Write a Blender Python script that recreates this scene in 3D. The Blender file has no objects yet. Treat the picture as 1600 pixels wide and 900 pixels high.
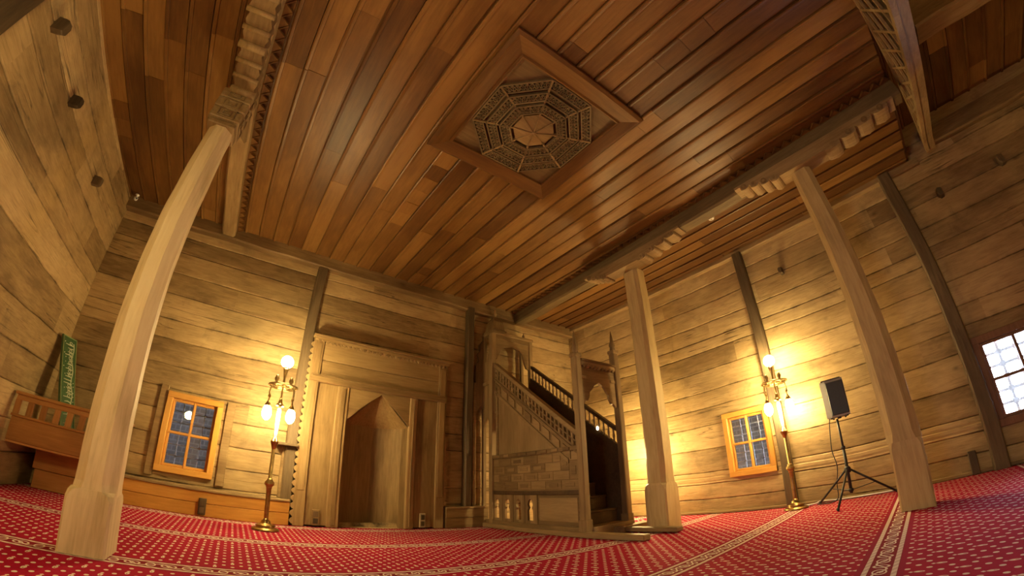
import bpy, bmesh, math, random
from mathutils import Vector, Matrix, noise as mnoise
sc = bpy.context.scene
COL = sc.collection
PI = math.pi
R = random.Random(7)

# ------------------------------------------------------------------ camera, world, exposure
cd = bpy.data.cameras.new('camera')
cam = bpy.data.objects.new('camera', cd); COL.objects.link(cam); sc.camera = cam
cd.type = 'PANO'                      # the photograph is a fisheye picture
cd.sensor_fit = 'HORIZONTAL'; cd.sensor_width = 36.0; cd.sensor_height = 20.25
cd.clip_start = 0.01
YAW, PITCH, ROLL = 0.648477, 0.482332, -0.017571
K = 1600 / 36.0
def setp(k, v):
    for o in (cd, getattr(cd, 'cycles', None)):
        if hasattr(o, k):
            setattr(o, k, v); return
def setpano():
    for o in (cd, getattr(cd, 'cycles', None)):
        if hasattr(o, 'panorama_type'):
            o.panorama_type = 'FISHEYE_LENS_POLYNOMIAL'; return
setpano()
setp('fisheye_fov', PI * 1.2)
setp('fisheye_polynomial_k0', 0.0)
setp('fisheye_polynomial_k1', -0.001597 * K)
setp('fisheye_polynomial_k2', 0.0)
setp('fisheye_polynomial_k3', 0.25054e-9 * K ** 3)
setp('fisheye_polynomial_k4', 0.0)
f = Vector((math.sin(YAW) * math.cos(PITCH), math.cos(YAW) * math.cos(PITCH), math.sin(PITCH)))
r0 = Vector((math.cos(YAW), -math.sin(YAW), 0)); u0 = r0.cross(f)
rr = math.cos(ROLL) * r0 + math.sin(ROLL) * u0
uu = -math.sin(ROLL) * r0 + math.cos(ROLL) * u0
cam.matrix_world = Matrix(((rr.x, uu.x, -f.x, 0), (rr.y, uu.y, -f.y, 0), (rr.z, uu.z, -f.z, 0.65), (0, 0, 0, 1)))

w = bpy.data.worlds.new('dusk_sky'); sc.world = w; w.use_nodes = True
bg = w.node_tree.nodes['Background']
bg.inputs[0].default_value = (0.60, 0.70, 1.0, 1); bg.inputs[1].default_value = 48.0
sc.view_settings.view_transform = 'Standard'
try: sc.view_settings.look = 'None'
except Exception: pass
sc.view_settings.exposure = 0.0; sc.view_settings.gamma = 1.0
sc.view_settings.use_curve_mapping = False
try:
    sc.cycles.use_denoising = True
    sc.cycles.max_bounces = 8; sc.cycles.diffuse_bounces = 5
    sc.cycles.sample_clamp_indirect = 8.0
except Exception: pass
GLOBE_POWER = 290.0          # emission of the standing lamps' globes
ROOM_LAMP_W = 76.0          # lamps of the same kind behind the photographer

XL, XR, D, H, YF = -2.343, 5.774, 5.659, 3.765, -4.2

def lamp_light(name, loc, watts, color=(1, .72, .28), radius=.09):
    l = bpy.data.lights.new(name, 'POINT'); l.energy = watts; l.color = color; l.shadow_soft_size = radius
    o = bpy.data.objects.new(name, l); o.location = loc; COL.objects.link(o); return o
def portal(name, loc, rot, sx, sy):
    l = bpy.data.lights.new(name, 'AREA'); l.shape = 'RECTANGLE'; l.size = sx; l.size_y = sy
    l.cycles.is_portal = True
    o = bpy.data.objects.new(name, l); o.location = loc; o.rotation_euler = rot; COL.objects.link(o)
lamp_light('lamp_glow_left_side', (-1.2, 1.0, 1.55), ROOM_LAMP_W)
lamp_light('lamp_glow_front', (1.6, -3.0, 1.9), ROOM_LAMP_W * .45)
lamp_light('lamp_glow_behind_pulpit', (5.20, 4.0, .98), 150, radius=.07)
portal('window_portal_right', (XR + .12, -1.25, .9), (0, PI / 2, 0), .85, .8)
portal('window_portal_left', (XL - .12, .9, .95), (0, -PI / 2, 0), 1.0, .8)

# ------------------------------------------------------------------ node helper
class S:
    def __init__(s, nt, k): s.nt, s.k = nt, k
    def _m(s, op, o=None, c=None):
        n = s.nt.nodes.new('ShaderNodeMath'); n.operation = op
        for i, v in enumerate((s, o, c)):
            if v is None: continue
            if isinstance(v, S): s.nt.links.new(v.k, n.inputs[i])
            else: n.inputs[i].default_value = v
        return S(s.nt, n.outputs[0])
    def __add__(s, o): return s._m('ADD', o)
    __radd__ = __add__
    def __sub__(s, o): return s._m('SUBTRACT', o)
    def __rsub__(s, o): return (s * -1) + o
    def __mul__(s, o): return s._m('MULTIPLY', o)
    __rmul__ = __mul__
    def __truediv__(s, o): return s._m('DIVIDE', o)
    def lt(s, o): return s._m('LESS_THAN', o)
    def gt(s, o): return s._m('GREATER_THAN', o)
    def mn(s, o): return s._m('MINIMUM', o)
    def mx(s, o): return s._m('MAXIMUM', o)
    def abs(s): return s._m('ABSOLUTE')
    def fl(s): return s._m('FLOOR')
    def fr(s): return s._m('FRACT')
    def sq(s): return s._m('SQRT')
    def pw(s, o): return s._m('POWER', o)
    def sin(s): return s._m('SINE')
    def cl(s):
        q = s._m('ADD', 0.0); q.k.node.use_clamp = True; return q

class Mat:
    def __init__(s, name, rough=.6, metal=0, spec=.5):
        s.m = bpy.data.materials.new(name); s.m.use_nodes = True; s.nt = s.m.node_tree
        s.b = s.nt.nodes['Principled BSDF']
        s.b.inputs['Roughness'].default_value = rough; s.b.inputs['Metallic'].default_value = metal
        s.b.inputs['Specular IOR Level'].default_value = spec
    def n(s, t): return s.nt.nodes.new('ShaderNode' + t)
    def coord(s, which='Object'):
        t = s.n('TexCoord'); return t.outputs[which]
    def xyz(s, vec):
        x = s.n('SeparateXYZ'); s.nt.links.new(vec, x.inputs[0]); return [S(s.nt, o) for o in x.outputs]
    def vec(s, x, y, z):
        c = s.n('CombineXYZ')
        for i, v in enumerate((x, y, z)):
            if isinstance(v, S): s.nt.links.new(v.k, c.inputs[i])
            else: c.inputs[i].default_value = v
        return c.outputs[0]
    def noise(s, vec, scale, detail=4, rough=.55, dist=0):
        t = s.n('TexNoise'); s.nt.links.new(vec, t.inputs['Vector'])
        t.inputs['Scale'].default_value = scale; t.inputs['Detail'].default_value = detail
        t.inputs['Roughness'].default_value = rough; t.inputs['Distortion'].default_value = dist
        return S(s.nt, t.outputs[0])
    def attr(s, name):
        a = s.n('Attribute'); a.attribute_name = name; return S(s.nt, a.outputs['Fac'])
    def ramp(s, fac, stops):
        r = s.n('ValToRGB'); s.nt.links.new(fac.k, r.inputs[0]); e = r.color_ramp.elements
        while len(e) < len(stops): e.new(.5)
        for i, (p, c) in enumerate(stops):
            e[i].position = p; e[i].color = (*c, 1)
        return r.outputs[0]
    def mix(s, fac, a, b):
        m = s.n('Mix'); m.data_type = 'RGBA'
        if isinstance(fac, S): s.nt.links.new(fac.k, m.inputs[0])
        else: m.inputs[0].default_value = fac
        for i, v in ((6, a), (7, b)):
            if isinstance(v, tuple): m.inputs[i].default_value = (*v, 1)
            else: s.nt.links.new(v, m.inputs[i])
        return m.outputs[2]
    def color(s, c):
        if isinstance(c, tuple): s.b.inputs['Base Color'].default_value = (*c, 1)
        else: s.nt.links.new(c, s.b.inputs['Base Color'])
        return s
    def bump(s, h, strength=.3, dist=.01):
        b = s.n('Bump'); b.inputs['Strength'].default_value = strength; b.inputs['Distance'].default_value = dist
        s.nt.links.new(h.k, b.inputs['Height']); s.nt.links.new(b.outputs[0], s.b.inputs['Normal']); return s

def plain(name, c, rough=.5, metal=0, spec=.5, var=.0, scale=30):
    m = Mat(name, rough, metal, spec)
    n = m.noise(m.coord(), scale, 3)
    lo = tuple(x * (1 - var) for x in c); hi = tuple(min(1, x * (1 + var)) for x in c)
    m.color(m.ramp(n, [(.3, lo), (.7, hi)])); return m.m

def wood(name, dark, mid, light, axis='x', rough=.6, tonek=.25, stain=.5, grain=1.0, bump=.35, knots=True, stainc=None, spec=.35, stretch=.09, dirt=False):
    """grain stretched along `axis`; `tone` (a face attribute) sets one board apart from the next"""
    m = Mat(name, rough, 0, spec)
    x, y, z = m.xyz(m.coord())
    tone = m.attr('tone')
    sc_ = {'x': (stretch, 1, 1), 'y': (1, stretch, 1), 'z': (1, 1, stretch)}[axis]
    off = tone * 37.0
    v = m.vec(x * sc_[0] + off, y * sc_[1] + off, z * sc_[2] + off)
    g = m.noise(v, 34 * grain, 6, .62, .35)
    v2 = m.vec(x * (sc_[0] ** .5) + off * .3, y * (sc_[1] ** .5), z * (sc_[2] ** .5) + off * .2)
    b = m.noise(v2, 3.1, 5, .6, .4)
    st = m.noise(m.vec(x * (sc_[0] ** .4), y * (sc_[1] ** .4), z * (sc_[2] ** .4)), 1.15, 4, .6)
    fac = g * .42 + b * .58 + (tone - .5) * tonek
    col = m.ramp(fac.cl(), [(.26, dark), (.5, mid), (.74, light)])
    sm = ((st - .56) * 5.0).cl() * stain
    col = m.mix(sm, col, stainc or tuple(c * .45 for c in dark))
    h = g
    if knots:
        vo = m.n('TexVoronoi'); vo.inputs['Scale'].default_value = 1.9
        m.nt.links.new(m.vec(x * (sc_[0] ** .25), y * (sc_[1] ** .25), z * (sc_[2] ** .25)), vo.inputs['Vector'])
        kd = S(m.nt, vo.outputs['Distance'])
        km = (1.0 - kd / .075).cl().pw(1.5) * .8
        col = m.mix(km, col, tuple(c * .25 for c in dark))
    if dirt:
        dt_ = m.attr('dirt'); pn = m.noise(m.coord(), 3.3, 5, .65)
        dk = (dt_ * (.30 + ((pn - .36) * 2.6).cl()) + (pn - .64) * 1.5 * dt_.pw(.3)).cl()
        col = m.mix(dk * .93, col, tuple(c * .16 for c in dark))
        k_ = .045
        cs = {'x': (k_, 1, 1), 'y': (1, k_, 1), 'z': (1, 1, k_)}[axis]
        cn = m.noise(m.vec(x * cs[0] + off, y * cs[1] + off, z * cs[2] + off), 7.5, 3, .5, .3)
        cm = m.noise(m.coord(), 1.3, 2)
        ck = (1.0 - (cn - .5).abs() / .010).cl() * ((cm - .50) * 9.0).cl()
        col = m.mix(ck * .75, col, tuple(c * .22 for c in dark))
        fg = m.noise(m.vec(x * cs[0] + off, y * cs[1] + off, z * cs[2] + off), 90, 3, .7)
        col = m.mix(((fg - .52) * 6.0).cl() * .45, col, tuple(c * .9 for c in dark))
        h = h - ck * 1.5
        sm2 = ((m.noise(m.coord(), 1.7, 6, .68, .6) - .57) * 4.5).cl() * .7
        col = m.mix(sm2, col, tuple(c * .55 for c in dark))
    m.color(col)
    m.bump(h + st * .6, bump, .008)
    return m.m

WALLW = dict(dark=(.19, .122, .052), mid=(.40, .278, .128), light=(.56, .41, .205))
M = {}
M['wall_x'] = wood('weathered_planks_along_x', axis='x', stain=.5, tonek=.30, bump=.5, stretch=.16, grain=.7, dirt=True, **WALLW)
M['wall_y'] = wood('weathered_planks_along_y', axis='y', stain=.5, tonek=.30, bump=.5, stretch=.16, grain=.7, dirt=True, **WALLW)
CEIL = dict(dark=(.090, .038, .011), mid=(.175, .083, .022), light=(.28, .146, .042))
M['ceil_y'] = wood('ceiling_boards_along_y', axis='y', rough=.42, tonek=.42, stain=.45, bump=.25, knots=False, **CEIL)
M['ceil_x'] = wood('ceiling_boards_along_x', axis='x', rough=.5, tonek=.6, stain=.4, bump=.25, knots=False, **CEIL)
BEAM = dict(dark=(.12, .072, .030), mid=(.26, .17, .075), light=(.42, .30, .145))
M['beam_y'] = wood('old_beam_along_y', axis='y', tonek=.2, stain=.6, bump=.7, **BEAM)
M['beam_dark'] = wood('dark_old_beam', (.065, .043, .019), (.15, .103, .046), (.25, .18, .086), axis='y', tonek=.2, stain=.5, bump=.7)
M['beam_x'] = wood('old_beam_along_x', axis='x', tonek=.2, stain=.6, bump=.7, **BEAM)
M['post_z'] = wood('dark_wall_post', (.055, .036, .018), (.12, .082, .042), (.21, .15, .08), axis='z', tonek=.2, stain=.5, bump=.6)
M['col_pale'] = wood('pale_hewn_column', (.40, .29, .14), (.70, .56, .33), (.84, .72, .47), axis='z', tonek=.1, stain=.35, bump=.35, knots=False, stainc=(.30, .19, .09))
M['col_brown'] = wood('brown_hewn_column', (.28, .19, .080), (.49, .36, .165), (.64, .50, .26), axis='z', tonek=.1, stain=.45, bump=.5)
MIH = dict(dark=(.135, .080, .030), mid=(.27, .175, .072), light=(.40, .275, .125))
M['mih_z'] = wood('mihrab_wood_upright', axis='z', tonek=.25, stain=.4, bump=.35, **MIH)
M['mih_x'] = wood('mihrab_wood_across', axis='x', tonek=.25, stain=.4, bump=.35, **MIH)
MIN = dict(dark=(.115, .070, .028), mid=(.225, .145, .062), light=(.33, .225, .105))
M['min_z'] = wood('minbar_wood_upright', axis='z', tonek=.3, stain=.35, bump=.3, knots=False, **MIN)
M['min_y'] = wood('minbar_wood_along', axis='y', tonek=.3, stain=.35, bump=.3, knots=False, **MIN)
M['min_x'] = wood('minbar_wood_across', axis='x', tonek=.3, stain=.35, bump=.3, knots=False, **MIN)
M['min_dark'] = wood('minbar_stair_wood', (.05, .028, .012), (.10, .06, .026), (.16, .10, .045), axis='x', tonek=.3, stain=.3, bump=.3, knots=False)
HON = dict(dark=(.36, .165, .030), mid=(.56, .285, .060), light=(.70, .40, .105))
M['honey_x'] = wood('honey_pine_across', axis='x', rough=.38, tonek=.2, stain=.2, bump=.15, knots=False, **HON)
M['honey_z'] = wood('honey_pine_upright', axis='z', rough=.38, tonek=.2, stain=.2, bump=.15, knots=False, **HON)
M['honey_y'] = wood('honey_pine_along', axis='y', rough=.38, tonek=.2, stain=.2, bump=.15, knots=False, **HON)
KUR = dict(dark=(.24, .105, .030), mid=(.42, .205, .062), light=(.55, .30, .105))
M['kur_x'] = wood('pulpit_box_wood', axis='x', rough=.45, tonek=.3, stain=.3, bump=.2, knots=False, **KUR)
M['kur_z'] = wood('pulpit_slat_wood', axis='z', rough=.45, tonek=.3, stain=.3, bump=.2, knots=False, **KUR)
M['redwood_z'] = wood('reddish_casing', (.13, .062, .032), (.24, .125, .07), (.35, .2, .12), axis='z', tonek=.2, stain=.3, bump=.3, knots=False)
M['brass'] = plain('aged_brass', (.42, .30, .12), .28, 1.0, var=.25, scale=18)
M['iron'] = plain('painted_iron', (.42, .40, .36), .5, .0, var=.3)
M['black'] = plain('black_plastic', (.018, .018, .02), .45, 0, var=.3, scale=200)
M['grey_plastic'] = plain('grey_speaker_case', (.26, .26, .27), .5, 0, var=.1, scale=150)
M['white_plastic'] = plain('white_plastic', (.8, .78, .74), .4, 0, var=.05)
M['cream_plastic'] = plain('cream_socket_plastic', (.42, .34, .20), .5, 0, var=.1)
M['stump'] = wood('dark_timber_end', (.045, .03, .016), (.09, .06, .03), (.15, .10, .055), axis='z', tonek=.3, stain=.5, bump=.5, knots=False)
M['green'] = plain('green_enamel', (.045, .105, .04), .35, 0, var=.15)
M['greenpale'] = plain('pale_green_border', (.22, .30, .13), .4, 0, var=.1)
M['letter'] = plain('pale_lettering', (.48, .50, .36), .45, 0, var=.1)
M['stone'] = None

def glass_mat():
    """thin pane: clear straight through, mirror-like at the surface by Fresnel"""
    m = Mat('window_glass', .02); nt = m.nt; nt.nodes.remove(m.b)
    t = m.n('BsdfTransparent'); t.inputs[0].default_value = (.93, .95, .95, 1)
    g = m.n('BsdfGlossy'); g.inputs['Roughness'].default_value = .015
    fr = m.n('Fresnel'); fr.inputs['IOR'].default_value = 1.55; mx = m.n('MixShader')
    nt.links.new(fr.outputs[0], mx.inputs[0]); nt.links.new(t.outputs[0], mx.inputs[1]); nt.links.new(g.outputs[0], mx.inputs[2])
    nt.links.new(mx.outputs[0], nt.nodes['Material Output'].inputs[0]); return m.m
M['glass'] = glass_mat()
def emit(name, c, s):
    m = Mat(name, .3); m.color((.9, .88, .8))
    m.b.inputs['Emission Color'].default_value = (*c, 1); m.b.inputs['Emission Strength'].default_value = s; return m.m
M['globe'] = emit('lit_opal_glass', (1, .73, .31), GLOBE_POWER)
M['bulb'] = emit('lit_small_bulb', (1, .78, .48), 6.0)
M['stem_glass'] = emit('lit_glass_stem', (1, .72, .38), 2.2)

def stone_mat():
    m = Mat('outside_stone', .85)
    x, y, z = m.xyz(m.coord())
    br = m.n('TexBrick'); m.nt.links.new(m.vec(x + y, z, 0.0), br.inputs['Vector'])
    br.inputs['Scale'].default_value = 3.6; br.inputs['Mortar Size'].default_value = .03
    br.inputs['Color1'].default_value = (.085, .072, .055, 1); br.inputs['Color2'].default_value = (.055, .047, .036, 1)
    br.inputs['Mortar'].default_value = (.17, .15, .12, 1)
    n = m.noise(m.coord(), 9, 4)
    m.color(m.mix((n - .35).cl(), br.outputs[0], (.13, .11, .085))); m.bump(n, .5, .02); return m.m
M['stone'] = stone_mat()

def carpet_mat():
    m = Mat('red_prayer_carpet', .95, 0, .1)
    x, y, z = m.xyz(m.coord())
    wob = m.noise(m.coord(), 60, 2)
    P = 1.249
    yy = (y - 4.085) / P + .5
    by = (yy.fr() - .5) * P                       # distance from the middle of the nearest band
    ab = by.abs()
    inband = ab.lt(.090)
    # ground motifs: dots every 11 cm in files 5 cm apart, every second one of every second file drawn out into a bud
    fj = ((y - .155) / .0505 + .5)
    j = fj.fl(); dy = (fj.fr() - .5) * .0505
    odd = ((j * .5).fr()).gt(.25)
    fi = ((x - 2.365 - odd * .055) / .11 + .5)
    i = fi.fl(); dx = (fi.fr() - .5) * .11
    r = (dx / .0125).pw(2.0)
    dot = (r + (dy / .0150).pw(2.0)).lt(1.0)
    # buds span two files: recompute in a 10.1 cm x 22 cm lattice, staggered
    gj = ((y - .155) / .101 + .5); J = gj.fl(); ey = (gj.fr() - .5) * .101
    oj = ((J * .5).fr()).gt(.25)
    gi = ((x - 2.365 - oj * .11) / .22 + .5); ex = (gi.fr() - .5) * .22
    bud = ((ex / .0115).pw(2.0) + ((ey + .006) / .026).pw(2.0)).lt(1.0)
    tip = ((ex.abs() + (ey - .032).abs() * .9)).lt(.011)
    nick = (ex.abs().lt(.003) * (ey + .016).abs().lt(.008))
    motif = (dot.mx(bud).mx(tip) - nick).cl()
    # light halo dots darker in the pile
    base = m.mix(wob, (.35, .007, .036), (.47, .011, .052))
    shade = m.noise(m.coord(), 2.2, 3)
    base = m.mix(((shade - .45) * 2.0).cl() * .5, base, (.28, .005, .024))
    cream = m.mix(wob, (.74, .58, .50), (.95, .82, .74))
    col = m.mix(motif, base, cream)
    # band: two cream cords with a vine of palmettes between them
    cord = (ab - .072).abs().lt(.0135)
    twist = ((x * 90.0 + by * 120.0).sin() * .5 + .5)
    px = ((x / .21).fr() - .5) * .21
    vine = ((by - (x * 29.92).sin() * .030).abs()).lt(.0065)
    ring = (((px / 1.0).pw(2.0) + (by * 1.25).pw(2.0)).sq() - .042).abs().lt(.0055)
    heart = ((px.abs() * 1.2 + (by + .004).abs())).lt(.020)
    px2 = (((x + .105) / .21).fr() - .5) * .21
    leaf = (((px2 / .030).pw(2.0) + ((by) / .046).pw(2.0)) - .75).abs().lt(.25)
    orn = vine.mx(ring).mx(heart).mx(leaf) * ab.lt(.056)
    band = m.mix(orn, (.25, .014, .03), cream)
    band = m.mix(cord * (twist * .35 + .65), band, cream)
    edge = (ab - .105).abs().lt(.015)
    col = m.mix(edge, col, (.33, .008, .045))
    col = m.mix(inband, col, band)
    m.color(col)
    fib = m.noise(m.coord(), 420, 2)
    m.bump(fib + motif * .3, .5, .004)
    return m.m
M['carpet'] = carpet_mat()

# ------------------------------------------------------------------ mesh helper
class MB:
    """collects shapes, links them as ONE mesh object"""
    def __init__(s): s.bm = bmesh.new(); s.t = s.bm.faces.layers.float.new('tone')
    def _tone(s, faces, tone):
        t = R.random() if tone is None else tone
        for f in faces: f[s.t] = t
    def poly_prism(s, pts, d, tone=None):
        """pts: ring of 3D points, extruded by vector d"""
        bm = s.bm; d = Vector(d)
        a = [bm.verts.new(p) for p in pts]; b = [bm.verts.new(Vector(p) + d) for p in pts]
        n = len(pts); fs = [bm.faces.new(a[::-1]), bm.faces.new(b)]
        for i in range(n): fs.append(bm.faces.new((a[i], a[(i + 1) % n], b[(i + 1) % n], b[i])))
        s._tone(fs, tone); return s
    def yz(s, pts, x0, x1, tone=None): return s.poly_prism([(x0, p[0], p[1]) for p in pts], (x1 - x0, 0, 0), tone)
    def xz(s, pts, y0, y1, tone=None): return s.poly_prism([(p[0], y0, p[1]) for p in pts], (0, y1 - y0, 0), tone)
    def xy(s, pts, z0, z1, tone=None): return s.poly_prism([(p[0], p[1], z0) for p in pts], (0, 0, z1 - z0), tone)
    def box(s, lo, hi, bev=.004, tone=None):
        t = bmesh.new()
        lo = Vector(lo); hi = Vector(hi)
        bmesh.ops.create_cube(t, size=1)
        for v in t.verts:
            v.co = Vector([lo[i] + (v.co[i] + .5) * (hi[i] - lo[i]) for i in range(3)])
        bev = min(bev, .3 * min(abs(hi[i] - lo[i]) for i in range(3)))
        if bev > .0005: bmesh.ops.bevel(t, geom=t.edges[:], offset=bev, segments=1, affect='EDGES')
        s.merge(t, None, tone); return s
    def merge(s, t, mat=None, tone=None):
        if mat is not None: bmesh.ops.transform(t, matrix=mat, verts=t.verts)
        t.verts.ensure_lookup_table(); mp = {}
        for v in t.verts: mp[v.index] = s.bm.verts.new(v.co)
        fs = []
        for f in t.faces:
            try:
                g = s.bm.faces.new([mp[v.index] for v in f.verts]); g.smooth = f.smooth; fs.append(g)
            except ValueError: pass
        s._tone(fs, tone); t.free(); return s
    def bar(s, a, b, w, h=None, up=(0, 0, 1), bev=.002, tone=None):
        """a square bar from a to b, w wide and h high"""
        a = Vector(a); b = Vector(b); h = h or w; d = b - a; L = d.length
        if L < 1e-6: return s
        zz = d.normalized(); up = Vector(up)
        if abs(zz.dot(up)) > .99: up = Vector((1, 0, 0))
        xx = up.cross(zz).normalized(); yy = zz.cross(xx)
        t = bmesh.new(); bmesh.ops.create_cube(t, size=1)
        for v in t.verts: v.co = Vector((v.co.x * w, v.co.y * h, v.co.z * L))
        if bev > .0005: bmesh.ops.bevel(t, geom=t.edges[:], offset=min(bev, .3 * min(w, h, L)), segments=1, affect='EDGES')
        m = Matrix((xx, yy, zz)).transposed().to_4x4(); m.translation = (a + b) / 2
        s.merge(t, m, tone); return s
    def tube(s, pts, rad, seg=10, tone=None):
        pts = [Vector(p) for p in pts]
        rads = rad if isinstance(rad, (list, tuple)) else [rad] * len(pts)
        bm = s.bm; rings = []; ref = None; fs = []
        for i, p in enumerate(pts):
            d = (pts[min(i + 1, len(pts) - 1)] - pts[max(i - 1, 0)]).normalized()
            if ref is None: ref = Vector((0, 0, 1)) if abs(d.z) < .9 else Vector((1, 0, 0))
            xx = (ref - d * ref.dot(d)).normalized(); ref = xx; yy = d.cross(xx)
            rings.append([bm.verts.new(p + (xx * math.cos(2 * PI * k / seg) + yy * math.sin(2 * PI * k / seg)) * rads[i]) for k in range(seg)])
        for a, b in zip(rings, rings[1:]):
            for k in range(seg):
                g = bm.faces.new((a[k], a[(k + 1) % seg], b[(k + 1) % seg], b[k])); g.smooth = True; fs.append(g)
        fs.append(bm.faces.new(rings[0][::-1])); fs.append(bm.faces.new(rings[-1]))
        s._tone(fs, tone); return s
    def lathe(s, prof, c=(0, 0, 0), seg=24, tone=None, smooth=True):
        """prof: (radius, z) from bottom to top"""
        bm = s.bm; c = Vector(c); rings = []; fs = []
        for r_, z_ in prof:
            if r_ < 1e-5: rings.append([bm.verts.new(c + Vector((0, 0, z_)))])
            else: rings.append([bm.verts.new(c + Vector((r_ * math.cos(2 * PI * k / seg), r_ * math.sin(2 * PI * k / seg), z_))) for k in range(seg)])
        for a, b in zip(rings, rings[1:]):
            for k in range(seg):
                k2 = (k + 1) % seg
                if len(a) == 1 and len(b) == 1: continue
                if len(a) == 1: g = bm.faces.new((a[0], b[k2], b[k]))
                elif len(b) == 1: g = bm.faces.new((a[k], a[k2], b[0]))
                else: g = bm.faces.new((a[k], a[k2], b[k2], b[k]))
                g.smooth = smooth; fs.append(g)
        if len(rings[0]) > 1: fs.append(bm.faces.new(rings[0][::-1]))
        if len(rings[-1]) > 1: fs.append(bm.faces.new(rings[-1]))
        s._tone(fs, tone); return s
    def loft(s, rings, tone=None, smooth=False, cap=True):
        bm = s.bm; fs = []
        rv = [[bm.verts.new(p) for p in ring] for ring in rings]; n = len(rv[0])
        for a, b in zip(rv, rv[1:]):
            for k in range(n):
                g = bm.faces.new((a[k], a[(k + 1) % n], b[(k + 1) % n], b[k])); g.smooth = smooth; fs.append(g)
        if cap: fs.append(bm.faces.new(rv[0][::-1])); fs.append(bm.faces.new(rv[-1]))
        s._tone(fs, tone); return s
    def sphere(s, c, r, sz=1.0, seg=20, tone=None):
        t = bmesh.new(); bmesh.ops.create_uvsphere(t, u_segments=seg, v_segments=max(6, seg // 2), radius=r)
        for f in t.faces: f.smooth = True
        s.merge(t, Matrix.Translation(c) @ Matrix.Diagonal((1, 1, sz, 1)), tone); return s
    def torus(s, c, R_, r_, seg=32, sub=8, tone=None):
        pts = [(c[0] + R_ * math.cos(2 * PI * k / seg), c[1] + R_ * math.sin(2 * PI * k / seg), c[2]) for k in range(seg + 1)]
        return s.tube(pts, r_, sub, tone)
    def rough(s, amp=.004, scale=3.0):
        """hand-hewn unevenness"""
        for v in s.bm.verts:
            v.co += Vector((mnoise.noise(v.co * scale), mnoise.noise(v.co * scale + Vector((9, 3, 1))), 0)) * amp
        return s
    def link(s, name, mat, parent=None, solid=0):
        bmesh.ops.recalc_face_normals(s.bm, faces=s.bm.faces[:])
        me = bpy.data.meshes.new(name); s.bm.to_mesh(me); s.bm.free()
        me.materials.append(mat)
        o = bpy.data.objects.new(name, me); COL.objects.link(o)
        if parent is not None: o.parent = parent
        if solid:
            md = o.modifiers.new('thickness', 'SOLIDIFY'); md.thickness = solid; md.offset = -1
        return o

def tag(o, label, cat, group=None, kind=None):
    o['label'] = label; o['category'] = cat
    if group: o['group'] = group
    if kind: o['kind'] = kind
    return o
def thing(name, label, cat, loc=(0, 0, 0), rz=0, group=None):
    o = bpy.data.objects.new(name, None); COL.objects.link(o); o.location = loc; o.rotation_euler = (0, 0, rz)
    o.empty_display_size = .1
    return tag(o, label, cat, group)
def struct(o, label=None):
    o['kind'] = 'structure'
    if label: o['label'] = label
    return o
def dup(root, loc, rz=0, label=None, group=None):
    r_ = root.copy(); COL.objects.link(r_); r_.location = loc; r_.rotation_euler = (0, 0, rz)
    if label: r_['label'] = label
    if group: r_['group'] = group
    for ch in list(root.children):
        c = ch.copy(); COL.objects.link(c); c.parent = r_
        for g in ch.children:
            d = g.copy(); COL.objects.link(d); d.parent = c
    return r_
def stepped(L, dx):
    n = max(1, round(L / dx)); return [L * i / n for i in range(n + 1)]

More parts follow.
